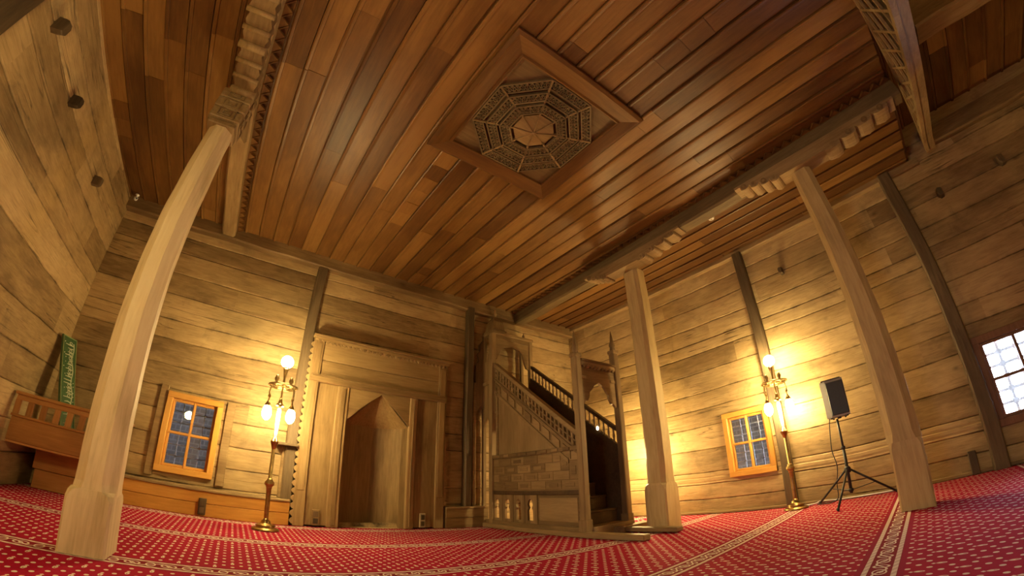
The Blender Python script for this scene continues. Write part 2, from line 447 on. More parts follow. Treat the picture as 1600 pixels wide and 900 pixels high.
# ------------------------------------------------------------------ walls of hewn planks
def plank_wall(name, P, u0, u1, z0, z1, seams, holes, mat, seed, label):
    """P(u, depth, z) -> point; depth grows into the room. One sheet of planks with grooves between them."""
    rnd = random.Random(seed); mb = MB(); bm = mb.bm; dl = bm.verts.layers.float.new('dirt')
    us = set(round(u0 + t, 4) for t in stepped(u1 - u0, .07))
    for h in holes: us |= {round(h[0], 4), round(h[1], 4)}
    us = sorted(us)
    edges = [z0] + [s for s in seams if z0 < s < z1] + [z1]
    rows = []       # (z, depth, board, wavy)
    for b in range(len(edges) - 1):
        a, c = edges[b], edges[b + 1]; hgt = c - a; off = rnd.uniform(-.004, .004)
        for fr, dp in ((0, -.015), (.005 / hgt, -.004), (.014 / hgt, 0), (.055 / hgt, .001), (.3, .002), (.5, .003), (.7, .002), (1 - .055 / hgt, .001), (1 - .014 / hgt, 0), (1 - .005 / hgt, -.004)):
            rows.append((a + hgt * fr, dp + (off if fr > 0 else 0), b))
    rows.append((z1, -.02, len(edges) - 2))
    for h in holes:
        rows += [(h[2], 0, -1), (h[3], 0, -1)]
    rows.sort(key=lambda r_: r_[0])
    keep = [rows[0]]
    for r_ in rows[1:]:
        if r_[0] - keep[-1][0] < .004:
            if r_[2] == -1: keep[-1] = (r_[0], keep[-1][1], keep[-1][2])
            continue
        keep.append(r_)
    rows = keep; board = 0
    splits = {}
    for b in range(len(edges) - 1):
        u = u0 + rnd.uniform(1.2, 4.0); s_ = []
        while u < u1: s_.append(u); u += rnd.uniform(1.8, 4.2)
        splits[b] = s_
    grid = []
    for (z, dp, b) in rows:
        line = []
        for u in us:
            fade = min(1, min([1] + [max(0, max(h[0] - u, u - h[1], h[2] - z, z - h[3])) / .06 for h in holes]))
            wz = (mnoise.noise(Vector((u * .7, z * 1.3, seed))) * .022 + mnoise.noise(Vector((u * 3.1, z * 2.0, seed + 5))) * .006) * fade
            if z <= z0 + .001 or z >= z1 - .001: wz = 0
            wd = mnoise.noise(Vector((u * 1.6, z * 2.6, seed + 9))) * .005
            nv = bm.verts.new(P(u, dp + wd, z + wz)); e_ = min(abs(z - q) for q in edges); nv[dl] = 1.0 if e_ < .003 else (.62 if e_ < .0065 else (.25 if e_ < .018 else (.10 if e_ < .06 else 0.0)))
            line.append(nv)
        grid.append(line)
    tones = {}
    cur = 0
    for i in range(len(rows) - 1):
        if rows[i][2] >= 0: cur = rows[i][2]
        zc = (rows[i][0] + rows[i + 1][0]) / 2
        for k in range(len(us) - 1):
            uc = (us[k] + us[k + 1]) / 2
            if any(h[0] < uc < h[1] and h[2] < zc < h[3] for h in holes): continue
            seg = sum(1 for s_ in splits[cur] if s_ < uc)
            t = tones.setdefault((cur, seg), rnd.random())
            f_ = bm.faces.new((grid[i][k], grid[i][k + 1], grid[i + 1][k + 1], grid[i + 1][k])); f_[mb.t] = t; f_.smooth = False
    o = mb.link(name, mat)
    p0, p1 = Vector(P(0, 0, 1)), Vector(P(0, .1, 1)); dv = p1 - p0
    inward = sum(p.normal.dot(dv) for p in o.data.polygons) > 0
    md = o.modifiers.new('thickness', 'SOLIDIFY'); md.thickness = .12; md.offset = -1 if inward else 1
    return struct(o, label)

W1 = (-.93, -.27, .45, 1.36)      # openings: back wall left window
W2 = (1.92, 2.55, .52, 1.37)      # right wall, beside the lamp
W3 = (-1.66, -.80, .45, 1.37)     # right wall, bright window
W4 = (.66, 1.20, .50, 1.40)       # left wall, beside the photographer
NICHE = (1.37, 2.26, 0.0, 1.90)
plank_wall('wall_back', lambda u, d, z: (u, D - d, z), XL - .1, XR + .1, -.05, H + .25,
           [.33, .58, .86, 1.16, 1.42, 1.70, 2.02, 2.28, 2.62, 2.92, 3.22, 3.46, 3.70], [W1, NICHE], M['wall_x'], 3, 'back wall of wide weathered horizontal planks')
plank_wall('wall_right', lambda u, d, z: (XR - d, u, z), YF, D + .1, -.05, 4.45,
           [.20, .42, .60, .95, 1.30, 1.56, 1.80, 2.12, 2.42, 2.60, 2.86, 3.17, 3.46, 3.72, 4.0], [W2, W3], M['wall_y'], 11, 'right wall of wide weathered horizontal planks')
plank_wall('wall_left', lambda u, d, z: (XL + d, u, z), YF, D + .1, -.05, 4.45,
           [.30, .62, .95, 1.28, 1.62, 2.05, 2.40, 2.60, 2.92, 3.16, 3.42, 3.70, 4.0], [W4], M['wall_y'], 23, 'left wall of wide weathered horizontal planks')
plank_wall('wall_front', lambda u, d, z: (u, YF + d, z), XL - .1, XR + .1, -.05, 4.45,
           [.3, .6, .9, 1.2, 1.5, 1.8, 2.1, 2.4, 2.7, 3.0, 3.3, 3.6, 3.9], [], M['wall_x'], 31, 'plank wall behind the photographer')
mb = MB(); mb.box((XL - .3, YF - .3, -.25), (XR + .3, D + .6, -.012), 0)
struct(mb.link('floor', M['ceil_y']), 'timber floor under the carpet')
# carpet
mb = MB(); bm = mb.bm
nx, ny = 90, 110
g = [[bm.verts.new((XL + .05 + (XR - XL - .1) * i / nx, YF + .05 + (D - YF - .1) * j / ny,
      -.003 + .0015 * mnoise.noise(Vector((i * .21, j * .19, 2))))) for i in range(nx + 1)] for j in range(ny + 1)]
for j in range(ny):
    for i in range(nx):
        q = bm.faces.new((g[j][i], g[j][i + 1], g[j + 1][i + 1], g[j + 1][i])); q.smooth = True
o = mb.link('carpet', M['carpet'], solid=.012)
tag(o, 'red wall-to-wall prayer carpet with cream buds and banded rows', 'carpet')

# ------------------------------------------------------------------ ceiling of lapped boards
def board_ceiling(name, a0, a1, b0, b1, z, width, mat, seed, swap=False, label=None):
    """boards run along b; across a"""
    rnd = random.Random(seed); mb = MB(); bm = mb.bm
    n = round((a1 - a0) / width); wd = (a1 - a0) / n
    for i in range(n):
        x0 = a0 + i * wd + rnd.uniform(-.006, .006); x1 = x0 + wd
        b = b0 - rnd.uniform(0, 1.5)
        while b < b1:
            e = b + rnd.choice((.25, 1.6, 2.6, 3.4, 4.2, 5.0)) * rnd.uniform(.8, 1.2)
            s0, s1 = max(b, b0), min(e, b1); b = e
            if s1 - s0 < .02: continue
            dz = rnd.uniform(0, .006)
            # profile: bead strip hanging lower, then the flat board, then a dark rebate
            prof = [(x0, z + .02), (x0, z - .014 - dz), (x0 + .012, z - .018 - dz), (x0 + .034, z - .014 - dz), (x0 + .036, z - .001 - dz),
                    (x1 - .014, z - dz), (x1 - .012, z + .012), (x1, z + .014), (x1, z + .02)]
            pts = [((p[0], s0, p[1]) if not swap else (s0, p[0], p[1])) for p in prof]
            d = (0, s1 - s0 - .003, 0) if not swap else (s1 - s0 - .003, 0, 0)
            mb.poly_prism(pts, d, rnd.random())
    if not swap: mb.box((a0 - .05, b0, z + .02), (a1 + .05, b1, z + .06), 0, .3)
    else: mb.box((b0, a0 - .05, z + .02), (b1, a1 + .05, z + .06), 0, .3)
    return struct(mb.link(name, mat), label)
board_ceiling('ceiling', XL - .02, XR + .02, -1.06, D + .02, H, .218, M['ceil_y'], 5, label='reddish brown boarded ceiling')
board_ceiling('ceiling', YF, -1.06, XL - .02, XR + .02, 4.30, .26, M['ceil_x'], 6, swap=True, label='dark boarded ceiling of the higher gallery bay')
# wall plates under the ceiling
def plate(name, a, b, w_, h_, mat, label):
    mb = MB(); a = Vector(a); b = Vector(b); n = 26; d = (b - a).normalized(); s_ = Vector((-d.y, d.x, 0)); rings = []
    for i in range(n + 1):
        p = a.lerp(b, i / n); ww = w_ * (1 + .10 * mnoise.noise(p * 1.7)); hh = h_ * (1 + .12 * mnoise.noise(p * 1.9 + Vector((4, 4, 4))))
        c = .02
        rings.append([p + s_ * x_ + Vector((0, 0, z_)) for x_, z_ in ((-ww / 2 + c, -hh), (ww / 2 - c, -hh), (ww / 2, -hh + c), (ww / 2, 0), (-ww / 2, 0), (-ww / 2, -hh + c))])
    mb.loft(rings); return struct(mb.link(name, mat), label)
plate('trim_1', (XL, D - .02, H), (XR, D - .02, H), .22, .19, M['beam_x'], 'wall plate along the top of the back wall')
plate('trim_2', (XR - .01, D, H), (XR - .01, -1.2, H), .14, .09, M['beam_y'], 'wall plate along the top of the right wall')
plate('trim_3', (XR - .0, -1.40, 4.06), (XR - .0, YF, 4.06), .20, .24, M['beam_y'], 'wall plate of the gallery bay')

# ------------------------------------------------------------------ wall posts
def wall_post(label, base, w_, dep, z1, mat=M['post_z'], bow=(0, 0)):
    """base: centre of the foot against the wall; dep: (dx, dy) into the room"""
    mb = MB(); rings = []; n = 22
    for i in range(n + 1):
        z = z1 * i / n; p = Vector((base[0], base[1], z))
        p.x += mnoise.noise(Vector((z * .9, base[0], 1))) * .015 + bow[0] * math.sin(PI * i / n)
        p.y += mnoise.noise(Vector((z * .9, base[1], 7))) * .015 + bow[1] * math.sin(PI * i / n)
        ww = w_ * (1 + .10 * mnoise.noise(Vector((z * 1.3, base[1], base[0])))); c = .016
        if dep[0]:
            q = [(-.02, -ww / 2), (dep[0] - math.copysign(c, dep[0]), -ww / 2), (dep[0], -ww / 2 + c), (dep[0], ww / 2 - c), (dep[0] - math.copysign(c, dep[0]), ww / 2), (-.02, ww / 2)]
        else:
            q = [(-ww / 2, -.02), (-ww / 2, dep[1] - math.copysign(c, dep[1])), (-ww / 2 + c, dep[1]), (ww / 2 - c, dep[1]), (ww / 2, dep[1] - math.copysign(c, dep[1])), (ww / 2, -.02)]
        rings.append([p + Vector((a, b, 0)) for a, b in q])
    mb.loft(rings); return tag(mb.link('wall_post', mat), label, 'post')
wall_post('dark upright timber post on the back wall above the serrated niche edge', (.68, D - .02), .15, (0, -.10), 3.62)
wall_post('near-black upright post between the prayer niche and the stepped pulpit', (3.29, D - .02), .13, (0, -.13), 3.62)
wall_post('dark upright post on the right wall rising behind the wall lamp', (XR - .02, 1.74), .15, (-.10, 0), 3.70)
wall_post('long dark post on the right wall beside the bright window', (XR - .02, -.68), .17, (-.12, 0), 3.74)
mb_ = wall_post('brown post edge at the top left corner on the left wall', (XL + .02, 1.93), .24, (.12, 0), 3.75, M['stump'])
mb = MB(); mb.box((3.385, D - .10, .28), (3.445, D - .02, 2.3), .006)
tag(mb.link('wall_batten', M['beam_x']), 'pale narrow batten beside the near-black post', 'batten')

# ------------------------------------------------------------------ baseboards / low plinth
def plinth(name, x0, x1, label):
    mb = MB()
    mb.box((x0, 5.47, 0), (x1, 5.50, .148), .004); mb.box((x0, 5.468, .152), (x1, 5.50, .285), .004)
    mb.box((x0, 5.50, 0), (x1, D - .02, .28), .0)
    o = struct(mb.link(name, M['honey_x'] if x1 < 1 else M['mih_x']), label)
    mb = MB(); mb.box((x0, 5.455, .285), (x1, D - .03, .315), .006); mb.link('ledge', M['beam_x'], o)
    return o
plinth('baseboard_back', XL + .2, .715, 'honey coloured plank plinth along the back wall')
plinth('baseboard_back', 2.89, 3.62, 'brown plank plinth between niche and stepped pulpit')
mb = MB(); mb.box((XR - .045, YF + .1, 0), (XR - .01, D - .1, .035), .006)
struct(mb.link('baseboard_right', M['beam_y']), 'thin strip along the foot of the right wall')

# ------------------------------------------------------------------ windows
def window(name, P, u0, u1, z0, z1, label, mats, grille, depth=.05, ny=2, nx=2, casing=.075, glass=True, bar=.007):
    """P(u, d, z) -> world point, d into the room. window > frame, sash > muntin ..., pane, grille bars"""
    mz, mx_ = mats
    root = bpy.data.objects.new(name, None); COL.objects.link(root); root.location = P((u0 + u1) / 2, 0, z0); struct(root, label)
    inv = Matrix.Translation(-root.location)
    def bx(mb, ua, ub, da, db, za, zb, bev=.006, tone=None):
        p = Vector(P(ua, da, za)); q = Vector(P(ub, db, zb))
        lo = [min(p[i], q[i]) - root.location[i] for i in range(3)]; hi = [max(p[i], q[i]) - root.location[i] for i in range(3)]
        mb.box(lo, hi, bev, tone)
    mb = MB(); c = casing
    bx(mb, u0, u0 + c, -.13, depth, z0, z1); bx(mb, u1 - c, u1, -.13, depth, z0, z1)
    fr = mb.link('frame', mz, root)
    mb = MB(); bx(mb, u0, u1, -.13, depth + .004, z1 - c, z1); bx(mb, u0, u1, -.13, depth + .004, z0, z0 + c)
    mb.link('frame_rail', mx_, root)
    a, b, p, q = u0 + c, u1 - c, z0 + c, z1 - c; s_ = .034
    mb = MB(); bx(mb, a, a + s_, -.05, .0, p, q); bx(mb, b - s_, b, -.05, .0, p, q)
    for i in range(1, nx):
        u = a + (b - a) * i / nx; bx(mb, u - s_ / 2, u + s_ / 2, -.05, .006, p, q)
    sash = mb.link('sash', mz, root)
    mb = MB(); bx(mb, a, b, -.05, -.002, p, p + s_); bx(mb, a, b, -.05, -.002, q - s_, q)
    for i in range(1, ny):
        z = p + (q - p) * i / ny; bx(mb, a, b, -.05, .004, z - s_ / 2, z + s_ / 2)
    mb.link('sash_rail', mx_, sash)
    if glass:
        for i in range(nx):
            for j in range(ny):
                mb = MB(); bx(mb, a + (b - a) * i / nx + .014, a + (b - a) * (i + 1) / nx - .014, -.030, -.026, p + (q - p) * j / ny + .014, p + (q - p) * (j + 1) / ny - .014, 0)
                mb.link('pane', M['glass'], sash)
    mb = MB(); gn, gm = grille
    for i in range(1, gn):
        u = a + (b - a) * i / gn; bx(mb, u - bar, u + bar, -.112, -.098, p, q, .002)
    for j in range(1, gm):
        z = p + (q - p) * j / gm; bx(mb, a, b, -.108, -.094, z - bar, z + bar, .002)
    for i in range(1, gn):
        for j in range(1, gm):
            u = a + (b - a) * i / gn; z = p + (q - p) * j / gm; bx(mb, u - 2 * bar, u + 2 * bar, -.118, -.090, z - 2 * bar, z + 2 * bar, .005)
    mb.link('iron_grille', M['iron'], root)
    return root
HM = (M['honey_z'], M['honey_x']); HY = (M['honey_z'], M['honey_y']); RD = (M['redwood_z'], M['redwood_z'])
PB = lambda u, d, z: (u, D - d, z)
PR = lambda u, d, z: (XR - d, u, z)
PL = lambda u, d, z: (XL + d, u, z)
window('window_1', PB, -.955, -.248, .425, 1.385, 'small honey framed four pane window in the back wall', HM, (4, 6))
window('window_2', PR, 1.885, 2.585, .485, 1.40, 'honey framed four pane window beside the right standing lamp', HY, (4, 6))
window('window_3', PR, -1.70, -.765, .405, 1.41, 'bright daylit window at the right edge', RD, (4, 6), depth=.03, casing=.085, bar=.016)
window('window_4', PL, .62, 1.24, .46, 1.44, 'window in the left wall beside the photographer', RD, (4, 6))
# weathered boards of the wider casing round the first window
mb = MB(); mb.box((-.205, D - .03, .36), (-.10, D - .005, 1.40), .006); mb.box((-1.06, D - .03, .36), (-.96, D - .005, 1.45), .006)
tag(mb.link('window_casing', M['beam_x']), 'weathered side boards around the window behind the left lamp', 'casing')
# what stands outside the two dark windows: close stone walls
for nm, lo, hi, lb in (('wall_outside', (-3.2, D + .55, -.3), (1.0, D + .8, 3.6), 'stone wall outside the back window'),
                       ('wall_outside', (XR + .55, 1.0, -.3), (XR + .8, 5.4, 3.6), 'stone wall outside the right window')):
    mb = MB(); mb.box(lo, hi, 0); struct(mb.link(nm, M['stone']), lb)

# ------------------------------------------------------------------ ceiling beams
def x_left(y): return -.70
def x_right(y): return 4.02 + .040 * y
def beam(label, xf, side, wdt, dep, y0, y1, mat):
    """xf(y): x of the edge on the nave side; side +1 when the beam lies to the right of that edge"""
    root = thing('ceiling_beam', label, 'beam', (xf(2), (y0 + y1) / 2, H - dep))
    L = root.location.copy()
    mb = MB(); rings = []; n = 60
    for i in range(n + 1):
        y = y0 + (y1 - y0) * i / n
        e = xf(y) + mnoise.noise(Vector((y * .8, 3, side))) * .02; o_ = e + side * wdt * (1 + .12 * mnoise.noise(Vector((y * 1.1, 8, side))))
        z = H - dep * (1 + .10 * mnoise.noise(Vector((y * 1.2, 1, side)))); c = .025
        a, b = min(e, o_), max(e, o_)
        rings.append([Vector(p) - L for p in ((a, y, H - .004), (a, y, z + c), (a + c, y, z), (b - c, y, z), (b, y, z + c), (b, y, H - .004))])
    mb.loft(rings); mb.link('timber', mat, root)
    # zigzag moulding where the beam meets the nave boards
    mb = MB(); p = .125; n = int((y1 - y0) / p)
    for i in range(n):
        y = y0 + i * p; e = xf(y) - side * .004
        pts = [(e, y), (e - side * .075, y + p * .42), (e - side * .078, y + p * .58), (e, y + p)]
        mb.poly_prism([(q[0] - L.x, q[1] - L.y, H - .036 - L.z) for q in pts], (0, 0, .022), .3 + .2 * R.random())
        mb.bar(Vector((e - side * .083, y + p * .5, H - .034)) - L, Vector((e - side * .012, y + p * 1.0, H - .034)) - L, .012, .02, tone=.2)
    mb.link('zigzag_trim', M['ceil_y'], root)
    return root
beam('left ceiling beam carried by the pale foreground column', x_left, -1, .20, .15, -1.10, D - .12, M['beam_y'])
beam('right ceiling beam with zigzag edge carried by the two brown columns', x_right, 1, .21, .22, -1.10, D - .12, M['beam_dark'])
# gallery bay: beam beyond the lattice valance
root = tag(plate('gallery_beam', (3.66, -1.50, 4.272), (3.76, YF + .08, 4.272), .27, .515, M['beam_y'], None), 'heavy round-edged beam running back from the lattice valance', 'beam', kind='thing')

# ------------------------------------------------------------------ columns
def octo(h, c):      # square of half width h with corners cut by c
    return [(-h + c, -h), (h - c, -h), (h, -h + c), (h, h - c), (h - c, h), (-h + c, h), (-h, h - c), (-h, -h + c)]
def column(label, loc, base_h, base_w, shaft_w, top_w, z_top, mat, cap='bolster', lean=(0, 0), seed=1, chamfer=.30):
    root = thing('wooden_column', label, 'column', loc)
    mb = MB(); rings = []
    for z, wv, ch in ((0, base_w, .02), (.02, base_w * 1.01, .05), (base_h * .86, base_w, .06), (base_h * .95, base_w * .99, .12), (base_h, base_w * .97, .24)):
        h = wv / 2; rings.append([(x, y, z) for x, y in octo(h, h * ch * 2)])
    mb.loft(rings); mb.rough(.006, 6); mb.link('base', mat, root)
    mb = MB(); rings = []; n = 40
    for i in range(n + 1):
        t = i / n; z = base_h - .03 + (z_top - base_h + .03) * t
        wv = shaft_w + (top_w - shaft_w) * t; h = wv / 2 * (1 + .02 * mnoise.noise(Vector((z * 1.5, seed, 2))))
        cx = lean[0] * t + .010 * mnoise.noise(Vector((z * .8, seed, 5))); cy = lean[1] * t + .010 * mnoise.noise(Vector((z * .8, seed, 9)))
        rings.append([(x + cx, y + cy, z) for x, y in octo(h, h * 2 * chamfer * (.75 if i == 0 else 1))])
    mb.loft(rings); mb.rough(.004, 5); mb.link('shaft', mat, root)
    return root
def bolster(parent, yc, y0, y1, z0, z1, x0, x1, mat):
    """carved bracket along the beam: scallops climbing towards each end"""
    L = parent.location
    def half(sgn, yend):
        Ls = abs(yend - yc); pts = [(0, z0), (.28, z0)]
        zc = z0; n = 4; d = .28; st = (Ls - .34) / n
        for k in range(n):
            for a in range(0, 7):
                th = PI * a / 6
                pts.append((d + st * .45 * (1 - math.cos(th)), zc - .028 * math.sin(th)))
            zc += (z1 - .03 - z0) / n; d += st * .9; pts.append((d, zc)); d += st * .1
        pts.append((Ls, z1 - .03)); pts.append((Ls, z1)); return [(yc + sgn * a, b) for a, b in pts]
    r_ = half(1, y1); l_ = half(-1, y0)
    ring = r_ + l_[::-1][0:-1]
    mb = MB(); mb.yz([(p[0] - L[1], p[1] - L[2]) for p in ring], x0 - L[0], x1 - L[0]); mb.link('bracket', mat, parent)
    # volutes standing out on the side faces
    mb = MB()
    for s_, ye in ((1, y1), (-1, y0)):
        for k in range(4):
            t = (k + .5) / 4; y = yc + s_ * (.28 + (abs(ye - yc) - .34) * t); z = z0 + (z1 - .03 - z0) * (k / 4) + .01
            mb.tube([(x0 - .018 - L[0], y - L[1], z - L[2]), (x1 + .018 - L[0], y - L[1], z - L[2])], [.034, .034], 12)
            mb.tube([(x0 - .024 - L[0], y - L[1], z - L[2]), (x1 + .024 - L[0], y - L[1], z - L[2])], [.016, .016], 8)
    mb.link('scroll', mat, parent)

c1 = column('pale hewn octagonal column in the left foreground', (-.80, 2.90, 0), .36, .275, .262, .205, 3.10, M['col_pale'], lean=(-.03, -.02), seed=3)
# carved capital and ribbed bracket of the near column
mb = MB()
for k, (z, wv) in enumerate(((3.08, .24), (3.14, .27), (3.26, .28), (3.38, .28), (3.46, .25))):
    mb.box((-.83 + .80 - wv / 2, -.02 - wv / 2, z), (-.83 + .80 + wv / 2, -.02 + wv / 2, z + (.05 if k in (0, 4) else .11)), .008)
capi = mb.link('capital', M['beam_y'], c1)
mb = MB()
for z in (3.20, 3.32, 3.44):
    for ax in range(4):
        a = ax * PI / 2; ca, sa = math.cos(a), math.sin(a); q = .145
        def T(u, v): return Vector((-.03 + ca * q - sa * u, -.02 + sa * q + ca * u, z + v))
        for w_ in (.045, .022):
            pts = [T(-w_ * 1.6, -w_), T(w_ * 1.6, -w_), T(w_ * 1.6, w_), T(-w_ * 1.6, w_)]
            for i in range(4): mb.bar(pts[i], pts[(i + 1) % 4], .010, .010)
mb.link('carved_square', M['beam_y'], capi)
mb = MB(); rings = []; L = c1.location
n = 30
for i in range(n + 1):
    t = i / n; y = 2.95 - 1.75 * t; z0_ = 3.47 + .07 * t; h = .10 * (1 + .10 * math.cos(i * PI)) 
    rings.append([(-.80 - h - L.x, y - L.y, z0_), (-.80 + h - L.x, y - L.y, z0_), (-.80 + h - L.x, y - L.y, 3.63), (-.80 - h - L.x, y - L.y, 3.63)])
mb.loft(rings)
mb.link('bracket', M['beam_y'], c1)
mb = MB()
for i in range(9):
    y = 2.72 - .16 * i
    mb.tube([(-.80 - .115 - L.x, y - L.y, 3.475 + .006 * i), (-.80 + .115 - L.x, y - L.y, 3.475 + .006 * i)], .022 if i % 3 else .036, 10)
mb.link('carved_roll', M['beam_y'], c1)
mb = MB(); mb.yz([(2.98, 3.30), (3.06, 3.30), (3.42, 3.52), (3.50, 3.62), (2.98, 3.62)], -.88, -.72)
for v in mb.bm.verts: v.co -= L
mb.link('back_bracket', M['beam_y'], c1)

c2 = column('brown hewn column standing just in front of the stepped pulpit', (4.44, 2.92, 0), .56, .31, .275, .245, 3.42, M['col_brown'], lean=(-.10, -.08), seed=5, chamfer=.18)
bolster(c2, 2.84, 1.85, 3.55, 3.40, 3.56, 4.06, 4.26, M['beam_y'])
c3 = column('brown hewn column beside the loudspeaker on its stand', (4.29, .19, 0), .60, .285, .30, .225, 3.42, M['col_brown'], lean=(-.12, .03), seed=9, chamfer=.22)
bolster(c3, .16, -1.0, .98, 3.40, 3.56, 3.98, 4.19, M['beam_y'])

# ------------------------------------------------------------------ ceiling medallion
mx0, my0 = 1.733, 1.90
med = thing('ceiling_medallion', 'square carved ceiling medallion with a fretwork octagon in a deep frame', 'ceiling ornament', (mx0, my0, H - .03))
mb = MB(); mb.box((-.60, -.60, -.012), (.60, .60, .006), 0); mb.link('panel', M['min_x'], med)
ho, hi_ = .756, .562
for k in range(4):
    a = k * PI / 2; rot = Matrix.Rotation(a, 3, 'Z')
    mb = MB()
    prof = [(ho, .008), (ho, -.030), (ho - .03, -.052), (ho - .05, -.050), (hi_ + .03, -.030), (hi_ + .015, -.048), (hi_, -.044), (hi_, .008)]
    ring0 = [rot @ Vector((r_, -r_, z)) for r_, z in prof]; ring1 = [rot @ Vector((r_, r_, z)) for r_, z in prof]
    mb.loft([ring0, ring1]); mb.link('frame_side', M['ceil_y'] if k % 2 == 0 else M['ceil_x'], med)
def octp(r_, k, z=-.025): return Vector((r_ * math.cos(PI / 8 + k * PI / 4), r_ * math.sin(PI / 8 + k * PI / 4), z))
for ra, rb, za, nn in ((.592, .500, -.030, 10), (.460, .372, -.045, 8), (.335, .240, -.055, 6)):
    mb = MB()
    for k in range(8):
        A, B = octp(ra, k, za), octp(ra, k + 1, za); C_, D_ = octp(rb, k, za), octp(rb, k + 1, za)
        mb.bar(A, B, .016, .03); mb.bar(C_, D_, .016, .03)
        for i in range(nn):
            t0, t1 = i / nn, (i + 1) / nn
            mb.bar(A.lerp(B, t0), C_.lerp(D_, t1), .008, .018, bev=0); mb.bar(A.lerp(B, t1), C_.lerp(D_, t0), .008, .018, bev=0)
            mb.bar(A.lerp(B, t0), C_.lerp(D_, t0), .007, .018, bev=0)
    mb.link('fretwork_ring', M['beam_dark'], med)
for k in range(8):
    mb = MB(); mb.bar(octp(.20, k, -.05), octp(.595, k, -.035), .018, .03); mb.link('rib', M['mih_x'], med)
mb = MB(); apex = Vector((0, 0, -.085)); bm = mb.bm
cen = bm.verts.new(apex); ringv = [bm.verts.new(octp(.205, k, -.05)) for k in range(8)]; ringt = [bm.verts.new(octp(.205, k, -.01)) for k in range(8)]
for k in range(8):
    bm.faces.new((cen, ringv[k], ringv[(k + 1) % 8])); bm.faces.new((ringv[k], ringt[k], ringt[(k + 1) % 8], ringv[(k + 1) % 8]))
mb._tone(bm.faces, .6)
for k in range(8): mb.bar(apex + Vector((0, 0, -.002)), octp(.205, k, -.053), .010, .012)
mb.sphere((0, 0, -.088), .022, .6, 12)
mb.link('centre_boss', M['mih_x'], med)

# ------------------------------------------------------------------ lattice valance of the gallery
val = thing('lattice_valance', 'tapering lattice valance hanging across the upper right ceiling', 'valance', (4.15, -1.19, H - .5))
L = val.location
va, vb = Vector((1.2, -.86, 0)), Vector((5.62, -1.365, 0))
def vtop(t): p = va.lerp(vb, t); return Vector((p.x, p.y, H - .01))
def vdep(t): x = va.lerp(vb, t).x; return max(.03, .255 * (5.40 - x) + .02)
def vbot(t): p = vtop(t); p.z -= vdep(t); return p
mb = MB(); n = 40
for i in range(n):
    t0, t1 = i / n, (i + 1) / n
    mb.bar(vbot(t0) - L, vbot(t1) - L, .05, .05, tone=.6); mb.bar(vtop(t0) - L, vtop(t1) - L, .04, .04, tone=.7)
mb.link('border', M['beam_x'], val)
mb = MB(); n = 15
def vp(t, s_): return vtop(t).lerp(vbot(t), s_) - L
for i in range(n):
    for (a, b) in (((i) / n, 0), ((i) / n, 1)):
        t0 = i / n; t1 = min(1, (i + 2.0) / n)
        if b == 0: mb.bar(vp(t0, 0), vp(t1, 1), .024, .022, up=(0, 1, 0), bev=0, tone=.7)
        else: mb.bar(vp(t0, 1), vp(t1, 0), .024, .022, up=(0, 1, 0), bev=0, tone=.7)
mb.link('lattice', M['beam_x'], val)
mb = MB(); pts = []
for i in range(25): pts.append(vtop(i / 24) - L)
for i in range(24, -1, -1): pts.append(vbot(i / 24) - L)
mb.poly_prism([p + Vector((0, -.10, 0)) for p in pts], (0, -.012, 0), .05)
mb.link('backing_board', M['stump'], val)
mb = MB(); rings = []
for i in range(31):
    p = vbot(i / 30) - L
    rings.append([p + Vector((0, -.03, -.012)), p + Vector((0, -.115, -.012)), p + Vector((0, -.115, .02)), p + Vector((0, -.03, .02))])
mb.loft(rings, tone=.5); mb.link('soffit_board', M['beam_x'], val)
# trimmer closing the step between the two ceilings
mb = MB(); mb.box((XL, -1.10, H + .02), (XR, -1.06, 4.34), 0); struct(mb.link('trim_4', M['ceil_x']), 'boards closing the step up to the gallery ceiling')

# ------------------------------------------------------------------ prayer niche (mihrab)
mih = thing('prayer_niche', 'carved wooden prayer niche with a pointed hood against the back wall', 'prayer niche', (1.80, 5.50, 0))
L = mih.location; F = 5.50
def mp(name, mat, fn, parent=None):
    mb = MB(); fn(mb)
    for v in mb.bm.verts: v.co -= L
    return mb.link(name, mat, parent or mih)
mp('side_panel', M['mih_z'], lambda m: m.box((.90, F + .02, .02), (1.19, D - .02, 1.88), .004))
mp('side_panel', M['mih_z'], lambda m: m.box((2.38, F + .02, .02), (2.72, D - .02, 1.88), .004))
for x0, x1, z1 in ((.765, .905, 2.46), (2.715, 2.855, 2.44)):
    mp('stile', M['mih_z'], lambda m: (m.box((x0, F - .02, 0), (x1, D - .02, z1), .008), m.box((x0 + .02, F - .03, .45), (x1 - .03, F - .018, z1 - .06), .005)))
for x0, x1 in ((1.185, 1.345), (2.262, 2.385)):
    mp('jamb', M['mih_z'], lambda m: (m.box((x0, F - .02, 0), (x1, D - .02, 1.87), .010), m.box((x0 + .05, F - .034, .03), (x1 - .05, F - .018, 1.84), .006)))
mp('lintel', M['mih_x'], lambda m: (m.box((.765, F - .045, 1.865), (2.855, D - .02, 1.955), .010), m.box((.80, F - .06, 1.935), (2.83, D - .02, 1.965), .006)))
mp('head_panel', M['mih_x'], lambda m: (m.box((.90, F + .005, 1.95), (2.72, D - .02, 2.18), .004), m.box((.90, F + .0, 2.185), (2.72, D - .02, 2.44), .004)))
def corn(m):
    m.box((.755, F - .055, 2.44), (2.865, D - .02, 2.485), .006); m.box((.735, F - .085, 2.485), (2.885, D - .02, 2.515), .006)
    for i in range(34):
        x = .80 + i * .0605
        m.xz([(x, 2.445), (x + .026, 2.405), (x + .052, 2.445)], F - .055, F - .02)
mp('cornice', M['mih_x'], corn)
